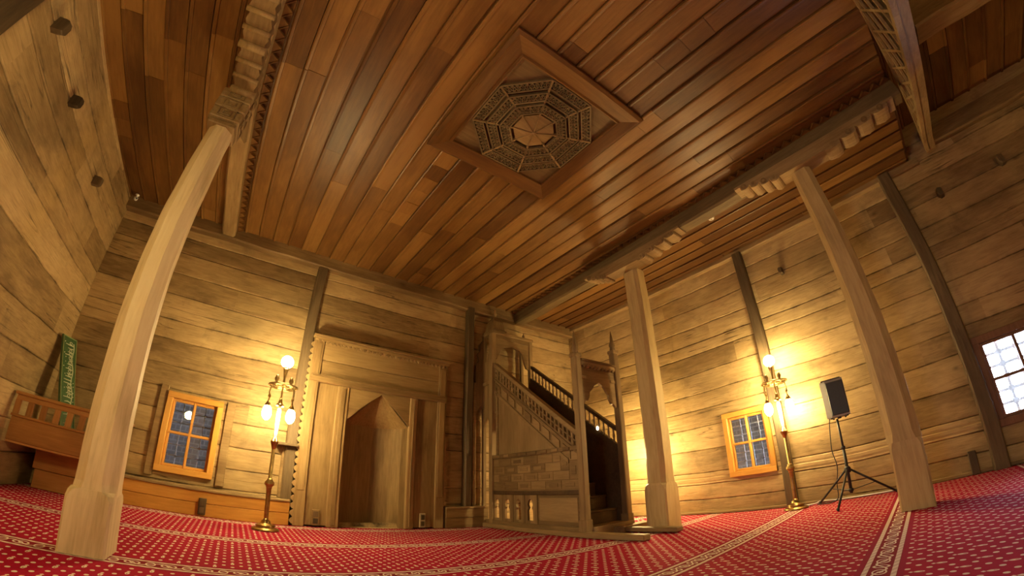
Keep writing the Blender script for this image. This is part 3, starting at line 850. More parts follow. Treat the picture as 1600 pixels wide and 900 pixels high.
# serrated edge strips
def serr(x0, sgn, z0, z1):
    def fn(m):
        pts = [(x0 - sgn * .02, z0)]; n = int((z1 - z0) / .09)
        for i in range(n):
            z = z0 + (z1 - z0) * i / n; dz = (z1 - z0) / n
            for a in range(0, 5):
                th = PI * a / 4; pts.append((x0 + sgn * (.008 + .040 * math.sin(th)), z + dz * (.05 + .9 * a / 4)))
        pts.append((x0 - sgn * .02, z1)); m.xz(pts, F - .012, F + .02)
    return fn
mp('serrated_edge', M['mih_z'], serr(.765, -1, .02, 2.42))
mp('serrated_edge', M['mih_z'], serr(2.855, 1, .32, 1.35))
# spandrel with the pointed opening
sp = [(1.335, 1.42), (1.36, 1.435), (1.50, 1.58), (1.66, 1.72), (1.82, 1.845), (1.95, 1.74), (2.08, 1.63), (2.21, 1.50), (2.25, 1.455), (2.27, 1.44), (2.27, 1.875), (1.335, 1.875)]
mp('spandrel', M['mih_x'], lambda m: m.xz(sp, F - .004, F + .035))
# niche: six-sided back with a faceted hood
plan = [(1.345, F + .02), (1.40, 5.72), (1.60, 5.90), (1.88, 5.95), (2.12, 5.84), (2.235, 5.68), (2.265, F + .02)]
def nich(m):
    bm = m.bm; zs = 1.42
    for i in range(len(plan) - 1):
        a, b = plan[i], plan[i + 1]
        fs = [bm.faces.new([bm.verts.new(p) for p in ((a[0], a[1], 0), (b[0], b[1], 0), (b[0], b[1], zs), (a[0], a[1], zs))])]
        m._tone(fs, R.random())
mp('niche_back', M['mih_z'], nich)
def hood(m):
    bm = m.bm; ap = (1.825, F + .05, 1.865); zs = 1.42
    for i in range(len(plan) - 1):
        a, b = plan[i], plan[i + 1]
        m._tone([bm.faces.new([bm.verts.new(p) for p in ((a[0], a[1], zs), (b[0], b[1], zs), ap)])], R.random())
mp('hood', M['mih_z'], hood)
# solid casing behind the niche so that no daylight enters
mp('niche_casing', M['mih_z'], lambda m: (m.box((1.30, 5.98, -.02), (2.32, 6.02, 1.96), 0), m.box((1.30, D, -.02), (1.335, 6.0, 1.96), 0), m.box((2.275, D, -.02), (2.32, 6.0, 1.96), 0), m.box((1.30, D, 1.90), (2.32, 6.0, 1.96), 0)))

def socket(label, x, y, w_, h_, mat, z=.02):
    r_ = thing('power_socket', label, 'socket', (x, y, z))
    mb = MB(); mb.box((-w_ / 2, -.03, 0), (w_ / 2, .0, h_), .006); mb.link('plate', mat, r_)
    mb = MB(); mb.box((-w_ / 2 + .018, -.036, h_ * .55), (w_ / 2 - .018, -.028, h_ * .9), .004); mb.box((-w_ / 2 + .018, -.036, h_ * .12), (w_ / 2 - .018, -.028, h_ * .45), .004)
    mb.link('outlet', M['stump'], r_)
socket('grey socket block on the honey plinth right of the back window', -.31, 5.468, .09, .19, M['stump'])
socket('brown socket block at the foot of the niche on its lamp side', 1.05, 5.515, .10, .20, M['mih_z'])
socket('cream socket block at the foot of the niche on its pulpit side', 2.53, 5.515, .09, .20, M['cream_plastic'])

# small shelf by the left lamp
sh = thing('wall_shelf', 'small dark shelf on an upright board behind the left standing lamp', 'shelf', (.62, D - .08, .98))
mb = MB(); mb.box((-.15, -.14, -.005), (.13, .07, .028), .006); mb.link('shelf_board', M['stump'], sh)
mb = MB(); mb.box((-.055, .02, -.66), (.075, .075, -.01), .006); mb.link('support', M['beam_x'], sh)
mb = MB(); mb.tube([(.01, .0, -.56), (.01, -.03, -.58), (.01, -.03, -.55)], .006, 8); mb.link('hook', M['iron'], sh)

# ------------------------------------------------------------------ stepped pulpit (minbar)
XA, XB = 3.60, 4.38          # left and right faces
YA, YB = 3.43, 5.33          # portal, rear corner post
minb = thing('stepped_pulpit', 'tall carved wooden stepped pulpit with a pointed portal and stair rails', 'pulpit', (4.0, 4.4, 0))
L = minb.location
def mn(name, mat, fn, parent=None):
    mb = MB(); fn(mb)
    for v in mb.bm.verts: v.co -= L
    return mb.link(name, mat, parent or minb)
SL = .745
def zr(y): return 1.25 + SL * (y - 3.45)       # top of the left parapet
# base sills
mn('base_sill', M['min_y'], lambda m: (m.box((XA - .09, 2.56, 0), (XA + .03, 5.58, .065), .010), m.box((XA - .03, YA - .05, .06), (XA + .05, 5.58, .115), .006)))
mn('base_sill', M['min_y'], lambda m: m.box((4.04, 2.50, .012), (4.17, 3.36, .062), .008))
mn('threshold', M['min_x'], lambda m: (m.box((XA + .05, YA - .08, 0), (XB + .05, YA + .14, .11), .008), m.box((4.0, 3.20, 0), (4.62, 3.36, .075), .006)))
# lower band with four keyhole openings and a plain panel
def key(cx, z0, z1, w_):
    """half outline of a keyhole opening"""
    return [(cx - w_ / 2, z0), (cx - w_ / 2, z0 + .14), (cx - w_ * .28, z0 + .17), (cx - w_ * .5, z0 + .215), (cx - w_ * .36, z0 + .265), (cx, z1), (cx + w_ * .36, z0 + .265), (cx + w_ * .5, z0 + .215), (cx + w_ * .28, z0 + .17), (cx + w_ / 2, z0 + .14), (cx + w_ / 2, z0)]
ZB0, ZB1 = .115, .50
def lowband(m):
    for cx in (5.215, 4.955, 4.695, 4.435):
        k = key(cx, .15, .445, .115); c0, c1 = cx - .13, cx + .13
        half = [(c0, ZB0), (cx, ZB0), (cx, .15)] + k[0:1] + k[1:6] + [(cx, ZB1), (c0, ZB1)]
        m.yz(half, XA, XA + .035)
        half = [(c1, ZB0), (cx, ZB0), (cx, .15)] + k[-1:] + k[-2:4:-1] + [(cx, ZB1), (c1, ZB1)]
        m.yz(half, XA, XA + .035)
mn('arch_band', M['min_z'], lowband)
for y in (5.34, 5.085, 4.825, 4.565, 4.30):
    mn('band_post', M['min_z'], lambda m: m.box((XA - .014, y - .024, .11), (XA + .04, y + .024, .51), .005))
mn('plain_panel', M['min_y'], lambda m: (m.box((XA + .004, YA + .05, ZB0), (XA + .03, 4.30, ZB1), .0), m.box((XA - .006, YA + .11, .16), (XA + .01, 4.24, .46), .006)))
mn('lower_rail', M['min_dark'], lambda m: m.box((XA - .02, YA + .05, .50), (XA + .045, YB, .555), .006))
# strapwork field
def strap(m):
    m.box((XA + .006, YA + .05, .55), (XA + .03, YB, 1.04), 0, .35)
    rn = random.Random(4); y = YA + .08
    z0, z1 = .565, 1.03
    nyc, nzc = 12, 4; dy = (YB - .03 - y) / nyc; dz = (z1 - z0) / nzc
    occ = set()
    for i in range(nyc):
        for j in range(nzc):
            if (i, j) in occ: continue
            wi, wj = (2, 1) if (i + j) % 2 == 0 else (1, 2)
            if i + wi > nyc or (i + 1, j) in occ and wi == 2: wi = 1
            if j + wj > nzc or (i, j + 1) in occ and wj == 2: wj = 1
            for a in range(wi):
                for b in range(wj): occ.add((i + a, j + b))
            m.box((XA + .000, y + i * dy + .004, z0 + j * dz + .004), (XA + .012, y + (i + wi) * dy - .004, z0 + (j + wj) * dz - .004), .004, rn.random())
            if wi * wj == 2 and rn.random() < .7:
                cy, cz = y + (i + wi / 2) * dy, z0 + (j + wj / 2) * dz
                m.box((XA - .006, cy - dy * .28 * wi, cz - dz * .22 * wj), (XA + .004, cy + dy * .28 * wi, cz + dz * .22 * wj), .005, rn.random())
mn('strapwork_field', M['min_y'], strap)
def uprail(m):
    m.box((XA - .018, YA + .05, 1.035), (XA + .04, YB, 1.095), .006)
    for i in range(8): m.box((XA - .030, 3.62 + i * .21, 1.045), (XA - .01, 3.74 + i * .21, 1.085), .006)
mn('upper_rail', M['min_y'], uprail)
# triangular field and the sloping bands
hyp = lambda y: zr(y) - .50
mn('triangle_field', M['min_z'], lambda m: m.yz([(3.86, 1.08), (5.20, 1.08), (5.20, hyp(5.20)), (3.86, hyp(3.86))], XA + .012, XA + .034))
def slope(m, off0, off1, x0, x1, y0=YA + .05, y1=5.25, tone=None):
    m.yz([(y0, zr(y0) - off0), (y1, zr(y1) - off0), (y1, zr(y1) - off1), (y0, zr(y0) - off1)], x0, x1, tone)
mn('sloping_moulding', M['min_y'], lambda m: (slope(m, .52, .47, XA - .012, XA + .04, y0=3.66), slope(m, .30, .265, XA - .016, XA + .04), m.box((XA - .012, 5.17, 1.09), (XA + .04, 5.215, 2.16), .005)))
def blockband(m):
    slope(m, .48, .28, XA + .004, XA + .034, tone=.4)
    for i in range(9):
        y = 3.62 + i * .185
        m.yz([(y, zr(y) - .44), (y + .13, zr(y + .13) - .44), (y + .13, zr(y + .13) - .33), (y, zr(y) - .33)], XA - .012, XA + .01)
mn('block_band', M['min_y'], blockband)
def pierced(m):
    # two rows of small square openings between sloping battens
    for o0, o1 in ((.275, .235), (.175, .155), (.095, .06)): slope(m, o0, o1, XA + .0, XA + .03)
    for k in range(24):
        y = YA + .07 + k * .075
        if y > 5.22: break
        if y > 4.60:
            m.yz([(y, zr(y) - .25), (y + .06, zr(y + .06) - .25), (y + .06, zr(y + .06) - .08), (y, zr(y) - .08)], XA + .006, XA + .026)
        for o0, o1 in ((.24, .17), (.16, .09)):
            m.yz([(y, zr(y) - o0), (y + .030, zr(y + .030) - o0), (y + .030, zr(y + .030) - o1), (y, zr(y) - o1)], XA + .002, XA + .028)
    if True: slope(m, .25, .08, XA + .030, XA + .034, y0=4.62)
mn('pierced_parapet', M['min_y'], pierced)
mn('parapet_rail', M['min_y'], lambda m: slope(m, .065, .0, XA - .03, XA + .06))
# portal
def post(cx, cy, w_, z1, fin):
    def fn(m):
        h = w_ / 2; m.box((cx - h, cy - h, .03), (cx + h, cy + h, z1), .010)
        m.box((cx - h - .012, cy - h - .012, .05), (cx + h + .012, cy + h + .012, .20), .008)
        m.box((cx - h - .012, cy - h - .012, z1 - .05), (cx + h + .012, cy + h + .012, z1), .008)
        m.lathe([(h * .9, z1), (h * .75, z1 + .05), (h * .95, z1 + .08), (h * .55, z1 + .14), (h * .35, z1 + fin * .75), (.004, z1 + fin)], (cx, cy, 0), 8)
    return fn
mn('portal_post', M['min_z'], post(XA, YA, .098, 2.25, .32))
mn('portal_post', M['min_z'], post(XB, YA, .098, 2.42, .30))
mn('crossbeam', M['min_x'], lambda m: (m.box((XA + .05, YA - .045, 2.10), (XB - .05, YA + .045, 2.16), .006), m.box((XA + .04, YA - .07, 2.155), (XB - .04, YA + .06, 2.185), .006), m.box((XA + .05, YA - .02, 2.03), (XB - .05, YA + .03, 2.10), .004)))
for i in range(9):
    mn('dentil', M['min_x'], lambda m: m.box((XA + .085 + i * .072, YA - .055, 2.075), (XA + .12 + i * .072, YA - .015, 2.115), .005))
arc = [(3.655, 1.60), (3.68, 1.60), (3.71, 1.635), (3.75, 1.64), (3.79, 1.70), (3.80, 1.76), (3.85, 1.80), (3.90, 1.86), (3.99, 1.905), (4.09, 1.86), (4.14, 1.80), (4.18, 1.76), (4.19, 1.70), (4.23, 1.64), (4.27, 1.635), (4.30, 1.60), (4.325, 1.60)]
def archp(m):
    n = len(arc)
    for i in range(n - 1):
        a, b = arc[i], arc[i + 1]
        m.xz([a, b, (b[0], 2.04), (a[0], 2.04)], YA - .018, YA + .022, .4)
mn('portal_arch', M['min_x'], archp)
for x in (3.70, 4.28):
    mn('arch_capital', M['min_x'], lambda m: m.box((x - .05, YA - .03, 1.93), (x + .05, YA + .03, 1.97), .006))
# stairs
def steps(m):
    n = 9
    for i in range(n):
        y = YA + .12 + i * .178; z = .11 + (i + 1) * .172
        m.box((XA + .04, y, z - .03), (XB - .04, y + .21, z), .005)
        m.box((XA + .04, y + .02, z - .172), (XB - .04, y + .045, z - .03), .0)
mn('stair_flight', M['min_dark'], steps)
# right side: panel under the rail, rail and balusters
zq = lambda y: 1.365 + .752 * (y - 3.51)
mn('far_panel', M['min_dark'], lambda m: m.yz([(YA + .05, .02), (4.30, .02), (4.32, 1.05), (5.30, zq(5.30) - .85), (5.30, zq(5.30) - .34), (YA + .05, zq(YA + .05) - .34)], XB - .03, XB))  # front part shaped down to the floor to keep light off the steps
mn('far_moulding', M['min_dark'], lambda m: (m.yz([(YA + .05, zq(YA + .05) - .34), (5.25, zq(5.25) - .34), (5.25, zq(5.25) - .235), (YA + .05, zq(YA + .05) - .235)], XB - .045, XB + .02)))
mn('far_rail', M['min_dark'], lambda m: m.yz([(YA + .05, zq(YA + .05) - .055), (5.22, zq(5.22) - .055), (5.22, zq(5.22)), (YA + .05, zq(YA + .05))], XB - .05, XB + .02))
for i in range(21):
    y = YA + .115 + i * .083
    def bal(m):
        z0, z1 = zq(y) - .25, zq(y) - .04; hh = z1 - z0
        m.lathe([(.017, z0), (.017, z0 + hh * .12), (.011, z0 + hh * .2), (.019, z0 + hh * .42), (.011, z0 + hh * .7), (.017, z0 + hh * .85), (.017, z1)], (XB - .015, y, 0), 8)
    mn('baluster', M['min_z'], bal)
# kiosk over the upper landing
KY = 5.33
mn('landing', M['min_x'], lambda m: m.box((XA + .02, 5.14, 1.76), (XB + .06, 5.60, 1.80), .006))
def kpost(cx, cy, w_, z0, z1): return lambda m: m.box((cx - w_ / 2, cy - w_ / 2, z0), (cx + w_ / 2, cy + w_ / 2, z1), .008)
mn('kiosk_post', M['min_z'], kpost(XA + .005, YB, .09, .03, 3.14))
mn('kiosk_post', M['min_z'], kpost(XB + .035, KY, .075, 1.78, 3.14))
mn('kiosk_post', M['min_z'], kpost(XA + .01, 5.585, .06, .03, 3.14))
mn('kiosk_post', M['min_z'], kpost(XB + .035, 5.585, .06, .03, 3.14))
mn('kiosk_cornice', M['min_x'], lambda m: (m.box((XA - .03, KY - .06, 3.13), (XB + .08, 5.62, 3.18), .008), m.box((XA + .02, KY - .025, 3.05), (XB + .05, KY + .02, 3.135), .004)))
# kiosk front: scalloped arch board
ka = [(XA + .05, 2.70), (XA + .09, 2.70), (XA + .12, 2.78), (XA + .17, 2.86), (XA + .24, 2.92), (3.99, 2.97), (XB - .22, 2.92), (XB - .15, 2.86), (XB - .10, 2.70), (XB - .06, 2.62), (XB + .0, 2.60)]
mn('kiosk_arch', M['min_x'], lambda m: [m.xz([ka[i], ka[i + 1], (ka[i + 1][0], 3.06), (ka[i][0], 3.06)], KY - .015, KY + .02, .4) for i in range(len(ka) - 1)])
# side wall of the kiosk with its carved bracket and the pointed passage below
sw = [(5.36, .02), (5.395, .02), (5.395, 1.55), (5.42, 1.64), (5.47, 1.72), (5.53, 1.64), (5.56, 1.55), (5.56, .02), (5.60, .02), (5.60, 2.30), (5.36, 2.30)]
def side(m):
    a = [(5.36, 1.55), (5.395, 1.55), (5.42, 1.64), (5.475, 1.73), (5.475, 2.28), (5.36, 2.28)]
    b = [(5.61, 1.55), (5.56, 1.55), (5.53, 1.64), (5.475, 1.73), (5.475, 2.28), (5.61, 2.28)]
    m.yz(a, XA - .0, XA + .03, .4); m.yz(b, XA - .0, XA + .03, .5)
    m.yz([(5.37, 2.28), (5.61, 2.28), (5.60, 2.42), (5.55, 2.48), (5.60, 2.56), (5.56, 2.66), (5.48, 2.70), (5.44, 2.80), (5.37, 2.84)], XA, XA + .03, .6)
    m.box((XA - .03, 5.35, 2.25), (XA + .04, 5.61, 2.31), .008)
mn('kiosk_side', M['min_z'], side)
mn('kiosk_wing', M['min_z'], lambda m: m.xz([(3.44, 1.78), (3.50, 1.86), (3.545, 1.92), (3.60, 1.84), (3.64, 1.76), (3.64, 3.06), (3.56, 3.06), (3.50, 2.98), (3.52, 2.88), (3.46, 2.80), (3.50, 2.70), (3.44, 2.62)], 5.575, 5.61))
mn('kiosk_balustrade', M['min_z'], lambda m: (m.box((XB - .0, KY + .03, 2.22), (XB + .07, 5.60, 2.27), .005), [m.box((XB + .02, KY + .06 + i * .05, 1.80), (XB + .04, KY + .08 + i * .05, 2.22), .003) for i in range(5)]))
def cap(m):
    cx, cy = 3.735, 5.45; rings = []
    for z, h in ((3.18, .145), (3.22, .150), (3.24, .125), (3.30, .118), (3.40, .100), (3.47, .060), (3.50, .035)):
        rings.append([(cx - h, cy - h, z), (cx + h, cy - h, z), (cx + h, cy + h, z), (cx - h, cy + h, z)])
    m.loft(rings)
kc = mn('kiosk_cap', M['min_z'], cap)
mn('finial', M['min_z'], lambda m: (m.lathe([(.035, 3.49), (.018, 3.53), (.034, 3.56), (.034, 3.58), (.014, 3.61), (.022, 3.635), (.004, 3.68)], (3.735, 5.45, 0), 12)), kc)
mn('corner_finial', M['min_z'], lambda m: m.lathe([(.03, 3.175), (.016, 3.20), (.026, 3.225), (.012, 3.25), (.003, 3.29)], (XB - .10, KY, 0), 10))

# small lit bulb on the stair rail
b_ = thing('light_bulb', 'tiny lit white bulb beside the portal post of the stepped pulpit', 'bulb', (XB - .07, 3.78, 1.37))
mb = MB(); mb.sphere((0, 0, 0), .020, 1.5, 14); mb.link('bulb', M['bulb'], b_)
mb = MB(); mb.lathe([(.010, .026), (.013, .032), (.013, .055), (.006, .06)], (0, 0, 0), 12); mb.bar((0, 0, .05), (.019, 0, .05), .012); mb.link('holder', M['white_plastic'], b_)

# ------------------------------------------------------------------ standing lamps
def floor_lamp(label, loc, rz):
    t = thing('floor_lamp', label, 'lamp', loc, rz, 'brass standing lamps')
    mb = MB(); mb.lathe([(.150, 0), (.152, .012), (.140, .022), (.105, .030), (.100, .045), (.112, .050), (.085, .062), (.060, .072), (.048, .085), (.052, .095), (.034, .108), (.030, .125)]); mb.link('base', M['brass'], t)
    mb = MB(); mb.lathe([(.026, .12), (.025, .14), (.026, .36), (.028, .44), (.034, .455)], seg=16)
    mb.lathe([(.024, .545), (.021, .56), (.020, .86), (.020, .885), (.020, .90)], seg=16)
    mb.lathe([(.010, .97), (.010, 1.60), (.016, 1.62), (.016, 1.66), (.010, 1.68), (.020, 1.74), (.030, 1.79), (.034, 1.815)], seg=16); mb.link('pole', M['brass'], t)
    mb = MB(); mb.lathe([(.030, .445), (.036, .455), (.030, .465), (.050, .485), (.056, .50), (.050, .520), (.030, .538), (.036, .545), (.022, .558)]); mb.link('knob', M['brass'], t)
    mb = MB(); mb.lathe([(.018, .875), (.024, .89), (.046, .955), (.050, .962), (.044, .970), (.034, .985), (.020, 1.01), (.013, 1.02)]); mb.link('cup', M['brass'], t)
    mb = MB(); mb.lathe([(.013, 1.02), (.018, 1.06), (.022, 1.16), (.024, 1.28), (.020, 1.33), (.014, 1.345)], seg=16); mb.link('glass_stem', M['stem_glass'], t)
    mb = MB(); mb.lathe([(.014, 1.345), (.045, 1.36), (.052, 1.375), (.046, 1.385), (.026, 1.40), (.022, 1.43), (.012, 1.46)]); mb.link('bell_collar', M['brass'], t)
    mb = MB(); mb.torus((0, 0, 1.60), .165, .011); mb.torus((0, 0, 1.572), .118, .005)
    for k in range(4):
        a = k * PI / 2 + PI / 4; mb.tube([(.012 * math.cos(a), .012 * math.sin(a), 1.62), (.08 * math.cos(a), .08 * math.sin(a), 1.575), (.165 * math.cos(a), .165 * math.sin(a), 1.60)], .006, 8)
    mb.tube([(-.165, 0, 1.60), (0, 0, 1.60), (.165, 0, 1.60)], .008, 8); mb.link('ring', M['brass'], t)
    for s_ in (-1, 1):
        x = s_ * .137
        mb = MB(); mb.lathe([(.010, 1.60), (.022, 1.615), (.024, 1.63), (.014, 1.645), (.026, 1.665), (.028, 1.685), (.016, 1.70), (.020, 1.712), (.004, 1.722)], (s_ * .085, 0, 0), 14); mb.link('cup_finial', M['brass'], t)
        mb = MB(); mb.tube([(x, 0, 1.605), (x, 0, 1.54), (x + s_ * .012, 0, 1.51), (x, 0, 1.48), (x - s_ * .014, 0, 1.455), (x, 0, 1.43), (x, 0, 1.40)], [.008, .007, .006, .010, .006, .008, .009], 10)
        mb.sphere((x, 0, 1.465), .018, 1, 12); mb.lathe([(.034, 1.345), (.036, 1.36), (.022, 1.385), (.012, 1.405)], (x, 0, 0), 14)
        arm = mb.link('arm', M['brass'], t)
        mb = MB(); mb.lathe([(.003, 1.185), (.022, 1.192), (.042, 1.215), (.054, 1.25), (.054, 1.285), (.044, 1.325), (.030, 1.348)], (x, 0, 0), 18); mb.link('shade', M['globe'], arm)
    mb = MB(); mb.lathe([(.034, 1.812), (.038, 1.822), (.026, 1.832)], seg=16); mb.link('globe_seat', M['brass'], t)
    mb = MB(); mb.sphere((0, 0, 1.893), .074, 1, 24); mb.link('globe', M['globe'], t)
    return t
fl = floor_lamp('lit brass standing lamp left of the prayer niche', (.398, 4.90, 0), .05)
dup(fl, (5.42, 1.615, 0), -1.15, 'lit brass standing lamp against the right wall beside the loudspeaker')

# ------------------------------------------------------------------ loudspeaker on its tripod
ST = Vector((5.38, .93, 0))
st = thing('speaker_stand', 'black tripod stand under the loudspeaker on the red carpet', 'stand', ST)
mb = MB(); mb.tube([(0, 0, .10), (0, 0, .62)], .019, 14); mb.tube([(0, 0, .55), (0, 0, .955)], .014, 14); mb.link('pole', M['black'], st)
mb = MB(); mb.lathe([(.020, .33), (.038, .335), (.040, .385), (.030, .40), (.020, .405)], seg=16); mb.link('collar', M['black'], st)
mb = MB(); mb.lathe([(.018, .60), (.026, .605), (.026, .635), (.016, .64)], seg=14); mb.link('clamp', M['black'], st)
mb = MB(); mb.lathe([(.020, .115), (.030, .12), (.030, .15), (.020, .155)], seg=14); mb.link('lower_collar', M['black'], st)
feet = [Vector((4.76, .985, .012)) - ST, Vector((5.60, 1.36, .012)) - ST, Vector((5.60, .46, .012)) - ST]
for ft in feet:
    mb = MB(); d = ft.normalized(); top = Vector((d.x * .03, d.y * .03, .365))
    mb.tube([top, ft + Vector((0, 0, .004))], .0125, 10); leg = mb.link('leg', M['black'], st)
    mid = top.lerp(ft, .55)
    mb = MB(); mb.bar(Vector((d.x * .022, d.y * .022, .135)), mid, .018, .008); mb.link('brace', M['black'], leg)
    mb = MB(); mb.sphere(ft + Vector((0, 0, .006)), .018, 1, 12); mb.link('rubber_foot', M['black'], leg)
spk = thing('loudspeaker', 'dark grey loudspeaker box on the black tripod stand', 'loudspeaker', ST + Vector((.02, -.03, .965)), 0.0)
spk.scale = (.90, .90, .90)
th = math.radians(8)
spk.rotation_euler = (0, 0, th)
# local x towards the wall, front face looks along -x
fp = [(-.125, -.155), (-.125, .085), (-.085, .155), (.12, .105), (.12, -.105), (-.085, -.155)]
mb = MB(); rings = []
for z, s_ in ((0.012, .97), (.03, 1.0), (.47, 1.0), (.495, .96)):
    rings.append([(x * s_, y * s_, z) for x, y in fp])
mb.loft(rings); mb.link('case', M['grey_plastic'], spk)
mb = MB(); mb.box((-.142, -.148, .035), (-.118, .080, .465), .010); mb.link('grille', M['black'], spk)
mb = MB(); mb.xz([(-.10, .49), (.09, .49), (.09, .515), (-.11, .51)], -.13, .13)
mb.link('top_cap', M['black'], spk)
for px_, py_ in ((-.09, .10), (-.09, -.11), (.09, .08), (.09, -.08)):
    mb = MB(); mb.lathe([(.014, -.004), (.017, .014)], (px_, py_, 0), 10); mb.link('foot', M['black'], spk)
for z in (.18, .33):
    mb = MB(); mb.sphere((-.02, .143, z), .010, 1, 8); mb.link('screw', M['black'], spk)
mb = MB(); mb.lathe([(.026, -.010), (.03, .012)], (0, 0, 0), 14); mb.link('pole_socket', M['black'], spk)
# cables
mb = MB(); P0 = [(5.47, 1.03, .985), (5.49, 1.06, .88), (5.50, 1.09, .62), (5.48, 1.06, .42), (5.49, 1.10, .22), (5.52, 1.12, .05), (5.51, 1.22, .012), (5.52, 1.38, .012)]
def smooth(pts, n=8):
    out = []; v = [Vector(p) for p in pts]
    for i in range(len(v) - 1):
        a, b, c, d = v[max(i - 1, 0)], v[i], v[i + 1], v[min(i + 2, len(v) - 1)]
        for k in range(n):
            t = k / n; out.append(.5 * ((2 * b) + (c - a) * t + (2 * a - 5 * b + 4 * c - d) * t * t + (3 * b - a - 3 * c + d) * t ** 3))
    out.append(v[-1]); return out
mb.tube(smooth(P0), .006, 8); tag(mb.link('speaker_cable', M['black']), 'black cable hanging from the loudspeaker down to the carpet', 'cable')
mb = MB(); mb.tube(smooth([(5.55, 1.55, .012), (5.60, 1.42, .014), (5.66, 1.36, .03), (5.70, 1.20, .016), (5.70, .9, .014), (5.69, .5, .014)]), .009, 8)
tag(mb.link('extension_cord', M['white_plastic']), 'pale cord lying along the wall foot beside the right lamp', 'cord')
mb = MB(); mb.box((5.69, -.46, 0), (5.73, -.37, .25), .006)
tag(mb.link('wall_box', M['stump']), 'small dark upright box at the foot of the right wall', 'box')

# ------------------------------------------------------------------ preacher's seat in the far left corner
ks = thing('preaching_seat', 'wooden balustraded preaching seat in the far left corner', 'seat', (-1.75, 5.1, 0))
L = ks.location; KX0, KX1, KF = -2.29, -1.28, 4.72
def kk(name, mat, fn, parent=None):
    mb = MB(); fn(mb)
    for v in mb.bm.verts: v.co -= L
    return mb.link(name, mat, parent or ks)
kk('front_panel', M['kur_x'], lambda m: (m.box((KX0, KF, .43), (KX1, KF + .03, .655), .006), m.box((KX0 - .01, KF - .012, .655), (KX1 + .01, KF + .035, .68), .005)))
kk('side_panel', M['kur_x'], lambda m: (m.box((KX1 - .03, KF + .03, .43), (KX1, 5.62, .66), .006)))
kk('bottom', M['kur_x'], lambda m: m.box((KX0, KF + .01, .41), (KX1, 5.62, .435), .005))
kk('top_rail', M['kur_x'], lambda m: (m.box((KX0 - .02, KF - .02, .862), (KX1 + .02, KF + .05, .895), .008), m.box((KX1 - .04, KF + .03, .862), (KX1 + .02, 5.62, .895), .008)))
kk('upper_rail', M['kur_x'], lambda m: m.box((KX0, KF, .815), (KX1, KF + .03, .862), .004))
for i, x in enumerate((-2.265, -2.13, -1.99, -1.85, -1.72, -1.59, -1.46, -1.305)):
    kk('slat', M['kur_z'], lambda m: m.box((x - .032, KF + .004, .675), (x + .032, KF + .028, .82), .005))
for i in range(6):
    y = KF + .13 + i * .14
    kk('slat', M['kur_z'], lambda m: m.box((KX1 - .026, y - .03, .655), (KX1 - .004, y + .03, .865), .005))
kk('pedestal', M['kur_x'], lambda m: (m.box((-2.14, 5.22, 0), (-1.30, 5.44, .19), .006), m.box((-2.16, 5.20, .195), (-1.30, 5.44, .40), .006)))

# green calligraphic panel leaning in the corner
sg = thing('green_plaque', 'tall narrow green plaque with pale script leaning in the far left corner', 'plaque', (-1.83, 5.18, .45))
mb = MB(); mb.box((-.115, -.012, 0), (.115, .012, 1.29), .004); mb.link('board', M['green'], sg)
mb = MB()
for a, b in (((-.105, 0, .01), (-.105, 0, 1.28)), ((.105, 0, .01), (.105, 0, 1.28)), ((-.11, 0, .012), (.11, 0, .012)), ((-.11, 0, 1.278), (.11, 0, 1.278))):
    mb.bar(Vector(a) + Vector((0, -.014, 0)), Vector(b) + Vector((0, -.014, 0)), .020, .008)
mb.link('border', M['greenpale'], sg)
mb = MB(); rs = random.Random(12)
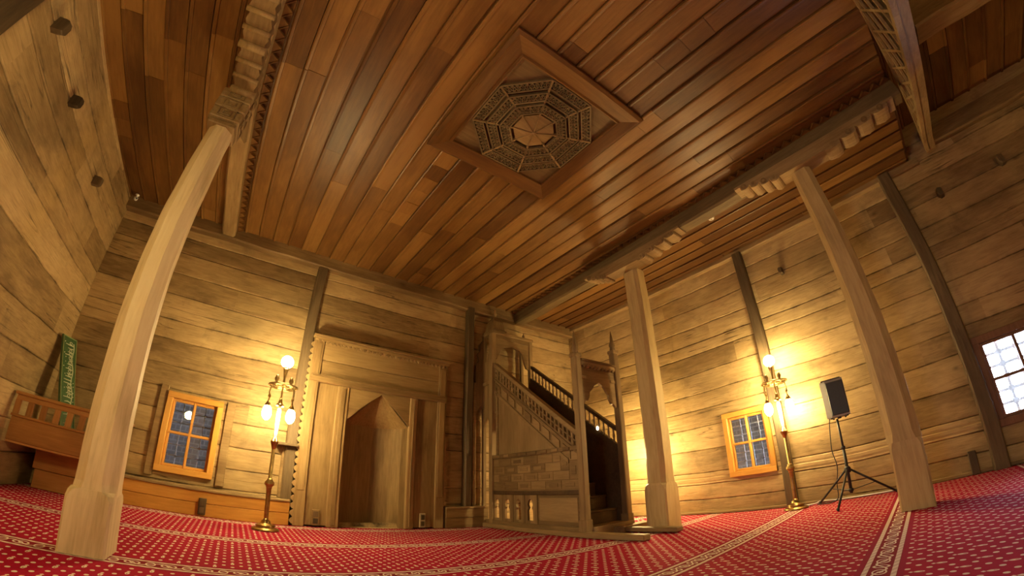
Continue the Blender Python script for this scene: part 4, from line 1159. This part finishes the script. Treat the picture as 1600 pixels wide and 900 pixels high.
# script turned on its side: tall strokes across, a flowing base line along the panel
zc = .10
base = [(.060 + .012 * math.sin(z * 23), -.014, z) for z in [.08 + i * .02 for i in range(58)]]
mb.tube(base, .0065, 6)
while zc < 1.20:
    h = rs.choice((.05, .10, .12, .12, .08)); cv = rs.uniform(-.015, .015)
    mb.tube([(.058, -.014, zc), (.058 - h * .5, -.014, zc + cv), (.058 - h, -.014, zc + cv * .4)], [.007, .0065, .004], 6)
    if rs.random() < .55:
        mb.tube([(.02 + .02 * math.cos(t * .7), -.014, zc + .022 + .016 * math.sin(t * .7)) for t in range(9)], .0045, 6)
    if rs.random() < .6: mb.sphere((rs.choice((-.075, .085, -.05)), -.014, zc + .02), .007, 1, 8)
    zc += rs.uniform(.035, .06)
mb.link('script', M['letter'], sg)
sg.rotation_euler = (math.radians(-21), 0, math.radians(64))

# ------------------------------------------------------------------ stubs on the walls, detector, camera
for lb, loc, s_ in (('squared dark beam stub on the left wall near the top left corner', (XL, 2.43, 3.18), .072),
                    ('dark timber stub on the left wall, middle of three in a line', (XL, 3.21, 3.165), .06),
                    ('dark timber stub on the left wall nearest the back corner', (XL, 4.39, 3.15), .06),
                    ('dark timber stub high on the right wall beside the post behind the lamp', (XR, 1.17, 3.15), .05),
                    ('dark timber stub on the right wall right of the long post', (XR, -1.22, 3.18), .062),
                    ('dark timber stub on the right wall below the gallery plate', (XR, -2.08, 3.20), .066)):
    sg_ = 1 if loc[0] < 0 else -1; r_ = thing('beam_stub', lb, 'timber stub', loc, 0, 'timber stubs on the walls')
    mb = MB(); rings = []
    for d, k in ((-.02, 1), (.06, 1), (.09, .92), (.10, .80)):
        rings.append([(sg_ * d, a * s_ * k * .62, b * s_ * k) for a, b in ((-.9, -1), (.2, -1.1), (1, -.5), (1, .6), (.3, 1), (-1, .8))])
    mb.loft(rings); mb.link('stub', M['stump'], r_)
dt = thing('smoke_detector', 'small round white detector on the boarded ceiling beside the right beam', 'detector', (4.54, 1.555, H - .05))
mb = MB(); mb.lathe([(.030, .0), (.040, .008), (.044, .025), (.046, .036)], seg=20); mb.link('housing', M['white_plastic'], dt)
mb = MB(); mb.lathe([(.012, -.006), (.018, .002)], seg=12); mb.link('sensor', M['cream_plastic'], dt)
sc_ = thing('security_camera', 'tiny white security camera in the upper left corner', 'camera', (-2.22, 5.44, H - .02))
mb = MB(); mb.lathe([(.012, -.05), (.012, -.02), (.03, -.01), (.03, .0)], seg=14); mb.link('mount', M['white_plastic'], sc_)
mb = MB(); mb.sphere((0, 0, -.065), .030, 1, 14); mb.tube([(0, 0, -.065), (.03, -.05, -.085)], [.022, .020], 12); mb.link('head', M['white_plastic'], sc_)
mb = MB(); mb.tube([(.03, -.05, -.085), (.033, -.056, -.0875)], [.014, .014], 10); mb.link('lens', M['black'], sc_)
